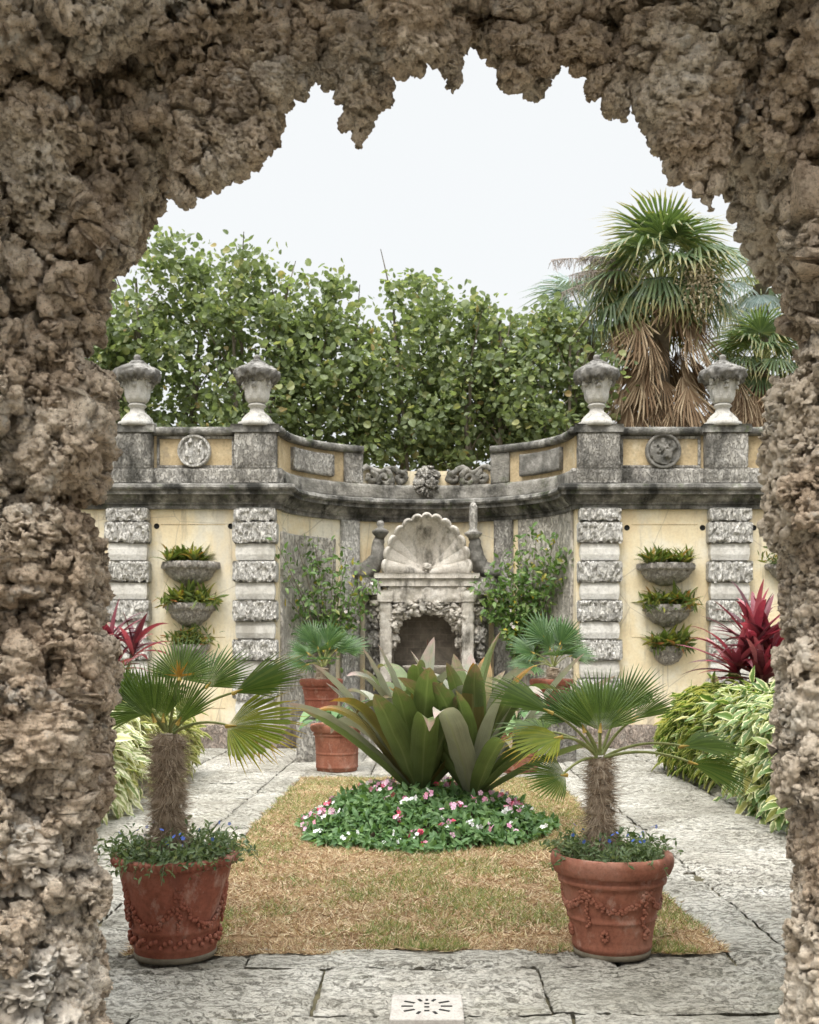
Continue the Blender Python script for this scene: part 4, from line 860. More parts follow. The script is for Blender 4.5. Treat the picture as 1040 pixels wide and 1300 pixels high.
# ================================================================== POTS AND FAN PALMS
def pot(x, y, z0, rb, rt, hh, label, mat, style, seed, group):
    t = thing('terracotta_pot', label, 'pot', (x, y, z0), group)
    k = rt
    if style == 'rope':
        prof = [(.001, 0), (rb*.97, 0), (rb*.99, .012), (rb, .05), (rb*1.03, .055), (rb*1.04, .075), (rb*1.03, .085), (rb*1.05, .14), (rb*1.085, .145), (rb*1.09, .165), (rb*1.075, .17), (rt*.93, hh-.055), (rt*.95, hh-.05)]
        body = mk('body', *lathe([(a, b+z0) for a, b in densify(prof, .02)], (x, y, 0), 72), mat, t)
        rim = [(rt*.94, hh-.05), (rt*1.0, hh-.045), (rt*1.035, hh-.025), (rt*1.03, hh-.005), (rt*.98, hh), (rt*.88, hh), (rt*.86, hh-.06)]
        mk('rim', *lathe([(a, b+z0) for a, b in densify(rim, .008)], (x, y, 0), 288, mod=lambda A, Z: 1+.018*np.sin(A*62+(Z-z0)*90)), mat, body)
    else:
        prof = [(.001, 0), (rb*.97, 0), (rb, .012), (rb, .035), (rb*1.04, .04), (rb*1.05, .06), (rb*1.04, .07), (rb+(rt*.86-rb)*.38, hh*.36), (rb+(rt*.86-rb)*.40+.008, hh*.375), (rb+(rt*.86-rb)*.42, hh*.39), (rt*.86, hh-.15), (rt*.9, hh-.145), (rt*.91, hh-.125), (rt*.88, hh-.115), (rt*.9, hh-.09)]
        body = mk('body', *lathe([(a, b+z0) for a, b in densify(prof, .02)], (x, y, 0), 72), mat, t)
        rim = [(rt*.88, hh-.10), (rt*.97, hh-.095), (rt*1.02, hh-.06), (rt*1.03, hh-.03), (rt*1.0, hh-.005), (rt*.95, hh), (rt*.87, hh-.01), (rt*.85, hh-.07)]
        mk('rim', *lathe([(a, b+z0) for a, b in densify(rim, .01)], (x, y, 0), 72), mat, body)
    if style in ('rope', 'band'):
        mk('base_ring', *lathe([(rb*.99, z0+.001), (rb*1.012, z0+.002), (rb*1.012, z0+.028), (rb*.99, z0+.03)], (x, y, 0), 60), M_SLIP, body)
    # relief: beaded garlands hung between rosettes
    if style != 'plain':
        def rad(zz):
            f_ = (zz)/hh; return rb*1.05+(rt*.93-rb*1.05)*f_ if style == 'rope' else rb+(rt*.86-rb)*min(1, zz/(hh-.15))+.004
        def bead(a, zz, r, k=6):
            rr = rad(zz)-r*.35; c = (x+rr*math.cos(a), y+rr*math.sin(a), z0+zz)
            V, Fc = lathe([(r*math.sin(q), -r*math.cos(q)) for q in np.linspace(0.05, PI-.05, 5)], c, k); mb.add(V, Fc)
        ns = 5
        for s in range(ns):
            mb = MB()
            a0 = 2*PI*s/ns+(-.02 if style == 'rope' else .25); a1 = a0+2*PI/ns
            for q in np.linspace(0, 1, 22):
                a = a0+(a1-a0)*q; sag = (hh*.68-hh*.33*(1-(2*q-1)**2)) if style == 'rope' else (hh*.66-hh*.16*(1-(2*q-1)**2))
                for j in range(3): bead(a+random.uniform(-.035, .035), sag+random.uniform(-.014, .014), random.uniform(.008, .013))
            for q in range(12): aa = random.uniform(0, 2*PI); rr = random.uniform(.01, .04); bead(a0+rr*math.cos(aa)/rt, hh*.70+rr*math.sin(aa), .012)
            for q in range(14): bead(a0+random.uniform(-.05, .05), hh*.62-q*hh*.022, random.uniform(.008, .013))
            mb.build('garland', mat, body)
        mb = MB()
        if style == 'rope':
            for q in range(60):
                a = 2*PI*q/60; bead(a, .105+.018*math.sin(q*2.1), .014); 
        else:
            for s in range(6):
                mb = MB()
                for q in range(8): bead(2*PI*s/6+.2+.06*math.cos(q*PI/4), .13+.022*math.sin(q*PI/4), .012)
                mb.build('rosette', mat, body)
        if style == 'rope': mb.build('bead_frieze', mat, body)
    V, Fc = lathe([(.001, hh-.03), (rt*.5, hh-.035), (rt*.87, hh-.045)], (x, y, z0), 40); V[:, 2] += .02*fbm(V*12, seed, 3)
    mk('soil', V, Fc, M_SAND if style == 'band' else M_SOIL, t)
    return t
PL = at(223, 1212, 5.62); PR = at(777, 1208, 5.66)
pot(PL[0], 5.62, 0, .205, .305, .515, 'red terracotta pot with roped rim and swag relief, beside the left rock pier', M_TERRA, 'rope', 1, 'terracotta palm pots')
pot(PR[0], 5.66, 0, .195, .305, .515, 'terracotta pot with thick plain rim and pale stained foot, right of the lawn', M_TERRA2, 'band', 2, 'terracotta palm pots')

def trunk_fibre(mb, base, top, r0, r1, n, seed, Lf=(.05, .12)):
    base = np.array(base); top = np.array(top)
    t = RNG.random(n); a = RNG.uniform(0, 2*PI, n); r = (r0+(r1-r0)*t); ax = top-base
    P = base+ax*t[:, None]+np.stack([np.cos(a)*r, np.sin(a)*r, np.zeros(n)], 1)
    D = np.stack([np.cos(a)*.55, np.sin(a)*.55, RNG.uniform(-1.1, .35, n)], 1)+RNG.normal(0, .25, (n, 3))
    mb.add(*cloud(P, D, np.stack([np.cos(a), np.sin(a), np.zeros(n)], 1)+.01, RNG.uniform(*Lf, n), (T_BLADE[0]*np.array([1, .05, 1]), T_BLADE[1], T_BLADE[2])))
def fan_palm(root_label, base, crown, r0, r1, fronds, group, nf=2600):
    """fronds: (hub, tip, normal, spread, material, nseg, droop)"""
    base = np.array(base, float); crown = np.array(crown, float)
    t = thing('fan_palm', root_label, 'palm', tuple(base), group)
    n = 30; tt = np.linspace(0, 1, n); C = base+(crown-base)*tt[:, None]; rr = r0+(r1-r0)*tt+.012*np.sin(tt*55)
    V, Fc = tube(C, rr, 22); V += nrm(V-np.repeat(C, 22, 0))*(.035*fbm(V*16, 3, 3))[:, None]
    tr = mk('trunk', V, Fc, M_FIBRE, t)
    mb = MB(); trunk_fibre(mb, base, crown, r0, r1, nf, 1, (.035, .095)); mb.build('trunk_fibre', M_FIBRE2, tr, False)
    for (hub, tip, nor, spread, mat, nseg, droop) in fronds:
        hub = np.array(hub, float); tip = np.array(tip, float); R = np.linalg.norm(tip-hub)
        V, Fc, U = fan(hub, tip-hub, nor, R, spread, nseg, droop, split=.74 if mat == L_PALMY else .62); f = mk('frond', V, Fc, mat, t, False, U)
        mid = (crown+hub)/2+np.array([0, 0, .04+.10*np.linalg.norm((hub-crown)[:2])])
        st = crown+nrm(hub-crown)*r1*.4
        mk('petiole', *tube(bez(st, mid, hub+nrm(tip-hub)*.02, 9), np.linspace(.009, .006, 9), 6), M_PETI, f)
        mk('hastula', *tube([hub-nrm(tip-hub)*.01, hub+nrm(tip-hub)*R*.12], [.012, .004], 6), M_HAST, f)
    return t
M_FIBRE2 = leafmat('palm_fibre_hair', [(0, (.16, .11, .07)), (.5, (.34, .26, .19)), (1, (.55, .46, .36))], .9, .1, tcol=(1.1, 1, .8))
M_PETI = plain('palm_petiole', (.16, .20, .06), (.30, .30, .12), 20, .5, .1)
M_HAST = plain('palm_hastula', (.35, .25, .06), (.5, .34, .08), 20, .6, .1)
def A(px, py, d=0., base=5.62): return at(px, py, base+d)
Lc = A(214, 932, 0)
LF = [  # left palm fronds
    (A(228, 862, -.06), A(240, 806, .02), (0.1, -1, .25), 3.3, L_PALM, 34, .12),
    (A(196, 915, -.12), A(172, 836, -.16), (.25, -1, .2), 1.5, L_PALM, 20, .06),
    (A(207, 915, -.06), A(214, 838, .02), (0, -1, .15), 1.3, L_PALM, 18, .05),
    (A(226, 918, -.14), A(262, 852, -.2), (-.2, -1, .2), 1.3, L_PALM, 18, .08),
    (A(180, 900, -.05), A(156, 846, -.1), (.35, -1, .3), 1.4, L_PALM, 18, .1),
    (A(262, 872, .08), A(312, 822, .18), (-.35, -1, .5), 2.2, L_PALM, 24, .12),
    (A(297, 880, .0), A(392, 842, -.05), (-.2, -.75, .9), 1.3, L_PALMB, 22, .10),
    (A(289, 922, -.10), A(386, 918, -.2), (.05, -.7, .8), 2.5, L_PALMY, 32, .22),
    (A(155, 886, -.08), A(150, 842, -.2), (.8, -.6, .2), 2.6, L_PALM, 22, .12),
    (A(190, 905, .15), A(130, 868, .3), (.2, -.9, .6), 2.4, L_PALM, 24, .25)]
lp = fan_palm('shaggy trunked fan palm with a yellowing frond, in the left roped rim pot', (A(214, 1070)[0], 5.62, .46), Lc, .072, .070, LF, 'fan palms in the front pots', 5200)
# dry strips hanging under the yellowing frond, orange heart
mb = MB()
for k in range(16):
    a = A(292+k*2.4, 924+k*.3, -.1); mb.add(*strap(a, random.uniform(-.9, .1), random.uniform(-.9, .2), random.uniform(.10, .24), .016, random.uniform(.2, .9), 7))
mb.build('dead_segment', L_ORANGE, lp, False); mb = MB()
for k in range(12):
    a = A(228, 858, -.075); az = random.uniform(0, PI)
    d = np.array([math.cos(az), -.15, math.sin(az)]); mb.add(*cloud(np.array([a]), np.array([d]), np.array([[0, -1., .1]]), np.array([random.uniform(.05, .10)]), (T_BLADE[0]*np.array([1, .16, 1]), T_BLADE[1], T_BLADE[2])))
mb.build('dry_frond_heart', L_ORANGE, lp, False)
B2 = 5.66; A2 = lambda px, py, d=0.: A(px, py, d, B2)
RF = [
    (A2(762, 928, -.08), A2(768, 846, -.02), (0, -1, .2), 2.5, L_PALM, 34, .08),
    (A2(742, 928, -.04), A2(722, 862, .02), (.2, -1, .2), 1.6, L_PALM, 20, .10),
    (A2(731, 914, .05), A2(680, 872, .05), (.4, -.8, .6), 2.0, L_BACKP, 26, .15),
    (A2(700, 905, .0), A2(612, 862, -.05), (.15, -.5, 1), 1.4, L_PALM, 22, .12),
    (A2(712, 936, -.1), A2(636, 945, -.18), (.2, -.35, 1), 2.3, L_PALMY, 26, .22),
    (A2(718, 984, -.14), A2(664, 985, -.24), (.2, -.8, .6), 2.5, L_PALMB, 28, .18),
    (A2(804, 914, .0), A2(860, 878, .05), (-.4, -.7, .7), 1.2, L_PALM, 16, .1),
    (A2(786, 905, .1), A2(830, 846, .2), (-.2, -1, .4), 1.3, L_PALM, 18, .1),
    (A2(864, 948, .05), A2(956, 940, .1), (-.1, -.45, 1), 1.5, L_PALM, 22, .22),
    (A2(876, 968, -.05), A2(964, 992, -.12), (-.05, -.7, .8), 1.2, L_PALMB, 20, .22),
    (A2(760, 905, .25), A2(755, 850, .5), (0, -1, .5), 2.8, L_PALM, 28, .25),
    (A2(690, 930, .25), A2(640, 905, .5), (.2, -.6, .9), 2.3, L_PALM, 24, .3)]
fan_palm('slender potted fan palm with thin drooping side fronds, in the thick rimmed pot', (A2(763, 1070)[0], 5.66, .46), A2(762, 962), .062, .052, RF, 'fan palms in the front pots', 3600)

def trailing(x, y, z, r, label, seed, dens=1400, h=.10):
    n = dens; a = RNG.uniform(0, 2*PI, n); q = np.sqrt(RNG.random(n))*r*1.12
    P = np.stack([x+q*np.cos(a), y+q*np.sin(a), z+np.abs(RNG.normal(0, h*.55, n))*(1.15-q/r*.55)-.05*sst(q, r*.95, r*1.15)*RNG.random(n)], 1)
    P[:, 2] += h*.5*fbm(P*9, seed, 2)
    mb = MB(); mb.add(*cloud(P, rdir(n, .25), rdir(n, .9), RNG.uniform(.025, .05, n), T_OV))
    for k in range(70):
        aa = random.uniform(0, 2*PI); r0 = random.uniform(.3, .95)*r; p0 = np.array([x+r0*math.cos(aa), y+r0*math.sin(aa), z]); over = random.random()
        p1 = p0+np.array([math.cos(aa)*.08, math.sin(aa)*.08, random.uniform(.06, .14)]); p2 = p0+np.array([math.cos(aa)*random.uniform(.10, .2), math.sin(aa)*random.uniform(.1, .2), random.uniform(-.06, .12)])
        c = bez(p0, p1, p2, 8); mb.add(*tube(c, .0018, 3, False)); t = RNG.random(14); Q = np.stack([np.interp(t, np.linspace(0, 1, 8), c[:, i]) for i in range(3)], 1)
        mb.add(*cloud(Q, rdir(14, .1), rdir(14, .9), RNG.uniform(.02, .04, 14), T_OV))
    V, Fc, U = mb.get(); t = thing('trailing_plant', label, 'plant', (x, y, z), 'blue flowered plants round the front palms')
    mk('foliage', V, Fc, L_TRAIL, t, False, U)
    for k in range(22):
        a = random.uniform(0, 2*PI); q = math.sqrt(random.random())*r; Q = np.array([[x+q*math.cos(a), y+q*math.sin(a), z+h*.8+random.uniform(0, .07)]])
        V, Fc, U = cloud(Q, rdir(1), rdir(1, .6)+np.array([0, -.6, 0]), random.uniform(.008, .013), T_FL); mk('flower', V, Fc, L_BLUE, t, False, U)
trailing(PL[0], 5.62, .49, .29, 'blue flowered trailing plant spilling over the roped rim pot', 31, 1700, .13)
trailing(PR[0], 5.66, .485, .235, 'blue flowered trailing plant on sandy soil in the thick rimmed pot', 37, 1200, .12)

# back pots by the exedra
BP = []
for s, (lx, ly), lab in ((-1, (428, 978), 'left'), (1, (656, 980), 'right')):
    d = gd(ly); x = (lx-CX)/F*d
    far = 'left of the strappy leaved plant' if s < 0 else 'half hidden behind the strappy leaved plant'
    pot(x, d, 0, .26, .335, .60, f'plain terracotta pot on the paving, {far}', M_TERRA2, 'band2' if False else 'plain', 5, 'terracotta pots before the fountain')
    x2, d2 = (408-CX)/F*15.6 if s < 0 else (700-CX)/F*15.6, 15.6
    st = thing('stone_pedestal', f'low grey stone block carrying the {"left" if s < 0 else "right"} rear terracotta pot', 'pedestal', (x2, d2, 0), 'stone blocks under the rear pots')
    mk('block', *rough_box((x2, d2, .30), (.62, .62, .62), 600+s, .02), M_PARA, st); mk('top_slab', *rough_box((x2, d2, .645), (.7, .7, .07), 602+s, .012), M_PARA, st)
    pot(x2, d2, .68, .22, .30, .46, f'raised terracotta pot on a stone block, {"left" if s < 0 else "right"} of the fountain', M_TERRA, 'plain', 6, 'terracotta pots before the fountain')
    c = np.array([x2, d2, 1.10]); cr = c+np.array([.03, 0, .20])
    fr = []
    for k in range(13):
        az = 2*PI*k/13+random.uniform(-.2, .2); el = random.uniform(.05, .9) if k % 3 else random.uniform(.9, 1.4); dd = np.array([math.cos(az)*math.cos(el), math.sin(az)*math.cos(el), math.sin(el)])
        hub = cr+dd*random.uniform(.28, .42); R = random.uniform(.34, .46); tip = hub+nrm(dd+np.array([0, 0, -.15]))*R
        fr.append((hub, tip, np.cross(np.cross(dd, (0, 0, 1)), dd)+np.array([0, -.55, 0]), random.uniform(2.6, 3.6), L_BACKP, 20, .14))
    fan_palm(f'small fan palm in the raised rear pot {"left" if s < 0 else "right"} of the fountain', c, cr, .09, .08, fr, 'small fan palms before the fountain', 300)
    # broad leaved plant in the lower pot
    t = thing('broadleaf_plant', f'low broad leaved green plant in the {"left" if s < 0 else "right"} paving level terracotta pot', 'plant', (x, d, .55), 'broad leaved plants in the rear pots')
    mb = MB()
    for k in range(14):
        az = random.uniform(0, 2*PI); p0 = np.array([x, d, .55]); dd = np.array([math.cos(az), math.sin(az), 0]); e_ = p0+dd*random.uniform(.2, .45)+np.array([0, 0, random.uniform(.1, .4)])
        mb.add(*tube(bez(p0, p0+np.array([0, 0, .25]), e_, 6), .008, 4)); mb.add(*cloud(np.array([e_]), np.array([dd+np.array([0, 0, -.2])]), np.array([[0, -.3, 1.]]), np.array([random.uniform(.22, .34)]), T_WIDE))
    mb.build('foliage', L_BED, t, False)

# ================================================================== FLOWER BED
BC = np.array([-.03, 9.55]); BR = 1.04
def mound_z(P):
    q = np.linalg.norm((P[:, :2]-BC)/np.array([1, 1.0]), axis=1)/BR; return .33*np.clip(1-q**3.2, 0, 1)
V, Fc = lathe([(.001, .25), (.4, .24), (.75, .14), (.92, .04), (1.0, -.03)], (BC[0], BC[1], 0), 40); setp(mk('bed_soil', V, Fc, M_SOIL), kind='structure')
n = 9500; a = RNG.uniform(0, 2*PI, n); q = np.sqrt(RNG.random(n))*(BR+.05+.04*np.sin(a*7)+.05*np.sin(a*3+1)); P = np.stack([BC[0]+q*np.cos(a), BC[1]+q*np.sin(a), np.zeros(n)], 1)
mz = mound_z(P); P[:, 2] = mz*RNG.uniform(.55, 1.0, n)+.07*fbm(P*5, 51, 3)*(mz > .05)+RNG.uniform(0, .05, n)
out_ = np.stack([np.cos(a), np.sin(a), np.zeros(n)], 1)
V, Fc, U = cloud(P, rdir(n, .15)+out_*.5, rdir(n, 1.2)+out_*.5, RNG.uniform(.05, .10, n), T_WIDE)
setp(mk('bedding_plants', V, Fc, L_BED, None, False, U), 'low green leaved bedding plants massed in a round bed on the lawn', 'bedding plants', kind='stuff')
def flowers(name, cents, per, spread, mat, sz, lab):
    P = []
    for (x, y) in cents:
        for k in range(per): P.append((x+random.gauss(0, spread), y+random.gauss(0, spread), 0))
    P = np.array(P); P = P[np.linalg.norm(P[:, :2]-BC, axis=1) < BR+.05]; n = len(P); P[:, 2] = mound_z(P)+.05+.07*fbm(P*5, 51, 3)+RNG.uniform(0, .03, n)
    N_ = rdir(n, 1.0)+np.array([0, -.9, 0]); V, Fc, U = cloud(P, rdir(n), N_, RNG.uniform(*sz, n), T_FL)
    return setp(mk(name, V, Fc, mat, None, False, U), lab, 'flowers', kind='stuff')
cents = [(BC[0]+BR*math.sqrt(random.random())*math.cos(t_), BC[1]+BR*math.sqrt(random.random())*math.sin(t_)) for t_ in [random.uniform(0, 2*PI) for _ in range(75)]]
cents += [(BC[0]-.95+random.gauss(0, .1), BC[1]-.1+random.gauss(0, .35)) for _ in range(10)]
flowers('pink_blossoms', cents, 4, .035, L_PETAL, (.018, .028), 'pink and red blossoms scattered through the round bed')
wc = [at(px, py, 9.0)[:1].tolist()+[gd(py+34)] for px, py in ((630, 1045), (645, 1050), (660, 1040), (665, 1052), (520, 1072), (530, 1076), (512, 1070), (688, 1030), (640, 1030), (650, 1058), (420, 1030), (400, 1035), (580, 1075), (460, 1060), (560, 1050), (500, 1045), (600, 1040), (445, 1040))]
wc = [(x, min(y, 10.3)) for x, y in wc]
flowers('white_blossoms', wc, 7, .05, L_WHITE, (.018, .027), 'white blossoms clustered at the front and right of the round bed')

# crinum
sprof = lambda t: np.clip(.45+.60*np.sin(PI*np.clip(t*.95, 0, 1)**.85), 0, 1)*np.clip((1-t)*6, 0, 1)**.55
def crinum(label, base, specs):
    t = thing('crinum_lily', label, 'plant', tuple(base), 'strappy leaved plants in the flower bed')
    mk('stem', *lathe([(.001, -.05), (.075, -.05), (.07, .08), (.05, .22), (.03, .3), (.001, .31)], tuple(base), 14), L_CRIN, t)
    for (az, el, L, wd, bend, mat, tw) in specs:
        p0 = np.array(base)+np.array([math.cos(az)*.035, math.sin(az)*.035, .03])
        V, Fc, U = strap(p0, az, el, L, wd, bend, 26, .55, sprof, tw, 1.8 if bend < .9 else 5.)
        V += (.012*fbm(V*7, int(L*1000), 2))[:, None]*np.array([1, 1, .6])
        mk('leaf', V, Fc, mat, t, True, U)
def specs(n, elr, Lr, seedv, extra=()):
    r = random.Random(seedv); o = []
    for k in range(n):
        az = k*2.39996+r.uniform(-.3, .3); f_ = k/n
        el = elr[0]+(elr[1]-elr[0])*f_+r.uniform(-.12, .12); m_ = r.random(); mat = L_CRIN if m_ < .45 else (L_CRINP if m_ < .9 else L_CRINO)
        o.append((az, el, r.uniform(*Lr), r.uniform(.15, .23), r.choice((.2, .4, .7, 1.5, 2.0)), mat, r.uniform(-.7, .7)))
    return o+list(extra)
b1 = at(534, 1010, 9.6); b2 = at(600, 1012, 9.5); b1[2] = .24; b2[2] = .24
crinum('large strappy leaved crinum leaning left in the centre of the flower bed', b1, specs(30, (.8, 1.5), (1.1, 1.45), 3, [
    (PI+.1, .80, 1.42, .19, .5, L_CRINP, .5), (PI-.2, .98, 1.5, .2, .25, L_CRINP, .4), (PI+.35, .72, 1.3, .14, .2, L_CRIN, .2), (PI+.5, 1.0, 1.25, .17, 1.3, L_CRINO, .4),
    (-PI/2-.3, 1.15, 1.2, .22, .5, L_CRIN, 0), (-PI/2+.4, 1.28, 1.15, .2, .9, L_CRIN, .3), (PI*.8, 1.05, 1.3, .19, 1.5, L_CRINP, .2)]))
crinum('large strappy leaved crinum with tall upright blades, right of the centre of the bed', b2, specs(30, (.8, 1.5), (1.1, 1.48), 8, [
    (-.1, .8, 1.6, .2, .2, L_CRINP, -.4), (.25, .95, 1.6, .19, .15, L_CRINP, -.5), (-.35, .55, 1.2, .16, .3, L_CRIN, -.2), (-.6, .75, 1.15, .15, .6, L_CRIN, -.2),
    (-PI/2, 1.35, 1.28, .22, .5, L_CRIN, 0), (-PI/2-.5, 1.2, 1.25, .22, .6, L_CRIN, .3), (-PI/2+.5, 1.2, 1.25, .2, .7, L_CRIN, -.3), (PI/2, 1.4, 1.3, .2, .3, L_CRINP, 0)]))
# spent flower spike
mk_ = at(548, 835, 9.9)
solo('flower_spike', *tube(bez((-.02, 9.75, .3), (.0, 9.8, 1.0), at(543, 812, 9.9), 10), np.linspace(.014, .005, 10), 6), plain('purple_stalk', (.12, .06, .05), (.22, .12, .10)), 'thin purplish flower stalk rising between the two crinums', 'flower stalk', (-.02, 9.75, .24))

# ================================================================== HEDGES AND TI PLANTS
def hedge(label, x0, x1, y0, y1, hz, mat, n, seed, size=(.13, .24)):
    cx, cy = (x0+x1)/2, (y0+y1)/2; hx, hy = (x1-x0)/2, (y1-y0)/2
    D = nrm(RNG.normal(size=(n, 3))); D[:, 2] = np.abs(D[:, 2]); e_ = .55
    S = np.sign(D)*np.abs(D)**e_; S = S/np.maximum(np.abs(S).max(1, keepdims=True), 1e-6)*(.86+.14*RNG.random((n, 1)))
    rr = RNG.random(n)**.35; S = S*(1-.35*(1-rr))[:, None]
    P = np.stack([cx+S[:, 0]*hx, cy+S[:, 1]*hy, S[:, 2]*hz], 1)
    edge = np.clip(np.sqrt(np.abs(S[:, 0])**4+np.abs(S[:, 1])**4), 0, 1.2)
    P[:, 2] *= 1-.22*edge**3*(S[:, 2] > .2)
    P += nrm(S)*(.16*fbm(P*2.1, seed, 3))[:, None]; P[:, 2] = np.maximum(P[:, 2], .05)
    out_ = nrm(S*np.array([1, 1, .6])); dr = out_*.8+np.array([0, 0, -.55])+RNG.normal(0, .35, (n, 3)); 
    V, Fc, U = cloud(P, dr, out_+np.array([0, 0, .7])+RNG.normal(0, .25, (n, 3)), RNG.uniform(*size, n), T_WIDE)
    t = thing('hedge', label, 'hedge', (cx, cy, 0), 'variegated hedges along the walks')
    mk('foliage', V, Fc, mat, t, False, U)
    m = MB()
    for k in range(40):
        p = np.array([random.uniform(x0+.2, x1-.2), random.uniform(y0+.2, y1-.2), 0]); m.add(*tube([p, p+np.array([random.gauss(0, .08), random.gauss(0, .08), hz*.7])], [.012, .006], 5))
    m.build('stems', M_BARK, t)
hedge('yellow variegated hedge along the right walk by the rock pier', 3.02, 4.8, 8.9, 14.4, 1.22, L_HEDGE, 8500, 81)
hedge('cream variegated hedge seen past the left rock pier', -4.6, -2.85, 8.9, 13.9, 1.15, L_HEDGEP, 6500, 85)
def ti_plant(label, px, py, d, ztop, seed, n=30, L=(.5, .75)):
    p = at(px, py, d); t = thing('ti_plant', label, 'plant', (p[0], d, 0), 'red leaved ti plants')
    m = MB(); r = random.Random(seed)
    heads = [(0, 0, 0), (.25, .1, -.15), (-.22, -.05, -.28), (.05, -.15, -.42)]
    for hx, hy, hz in heads: m.add(*tube(bez((p[0], d, 0), (p[0]+hx*.3, d+hy, p[2]*.5), (p[0]+hx, d+hy, p[2]+hz), 8), .018, 6))
    m.build('cane', M_BARK, t)
    m = MB()
    for hx, hy, hz in heads:
        for k in range(n):
            m.add(*strap((p[0]+hx, d+hy, p[2]+hz-.12*r.random()), r.uniform(0, 2*PI), r.uniform(.15, 1.45), r.uniform(*L), r.uniform(.07, .115), r.uniform(.2, 1.2), 9, .3, None, r.uniform(-.5, .5)))
    m.build('leaves', L_TI, t, False)
ti_plant('crimson ti plant rising above the yellow variegated hedge', 958, 815, 13.0, 2, 5, 34, (.55, .85))
ti_plant('dark red ti plant at the edge of the left rock pier', 140, 808, 13.4, 2, 9, 20, (.4, .62))

# ================================================================== WALL SHRUBS (espaliers in the exedra)
def wall_shrub(label, pts, trunk_px, seed, nl):
    r = random.Random(seed); x0 = (trunk_px[0]-CX)/F*18.5; y0 = arc_y(x0)-.35
    t = thing('wall_shrub', label, 'shrub', (x0, y0, 0), 'shrubs trained on the curved recess')
    m = MB(); base = np.array([x0, y0, 0]); fk = np.array([x0+.03, y0, 1.35]); m.add(*tube(bez(base, (x0-.05, y0, .7), fk, 8), np.linspace(.03, .02, 8), 7))
    P = []; D = []
    for (px, py) in pts:
        q = at(px, py, 18.4); q[1] = min(18.6, arc_y(q[0])-.25)-r.uniform(0, .3); c = bez(fk, (fk+q)/2+np.array([0, 0, .15]), q, 9); m.add(*tube(c, np.linspace(.016, .005, 9), 5))
        for k in range(nl):
            u = r.random()**.6; b = np.array([np.interp(u, np.linspace(0, 1, 9), c[:, i]) for i in range(3)]); P.append(b+np.array([r.gauss(0, .10), r.gauss(0, .07), r.gauss(0, .10)]))
    m.build('trunk', M_BARK, t); P = np.array(P); n = len(P)
    V, Fc, U = cloud(P, rdir(n, -.1), rdir(n, .8)+np.array([0, -.5, 0]), RNG.uniform(.08, .15, n), T_WIDE); mk('foliage', V, Fc, L_ESP, t, False, U)
    for i in RNG.choice(n, 24):
        V, Fc, U = cloud(P[i:i+1]+np.array([0, -.05, .03]), rdir(1), rdir(1)+np.array([0, -1, .3]), random.uniform(.03, .045), T_FL); mk('blossom', V, Fc, L_WALLF, t, False, U)
wall_shrub('thin sprawling shrub trained on the wall left of the shell fountain', [(362, 700), (380, 690), (400, 688), (425, 692), (440, 705), (460, 720), (475, 735), (370, 730), (385, 750), (400, 770), (420, 780), (440, 760), (455, 745), (410, 720), (430, 730), (395, 710), (372, 765), (420, 795), (470, 760)], (415, 900), 3, 46)
wall_shrub('fuller leafy shrub with pale blossoms right of the shell fountain', [(660, 690), (680, 680), (700, 690), (715, 705), (640, 710), (620, 730), (610, 745), (630, 740), (650, 730), (670, 720), (690, 715), (660, 750), (640, 760), (680, 745), (620, 770), (655, 785), (670, 775), (645, 800), (700, 730)], (668, 900), 4, 95)

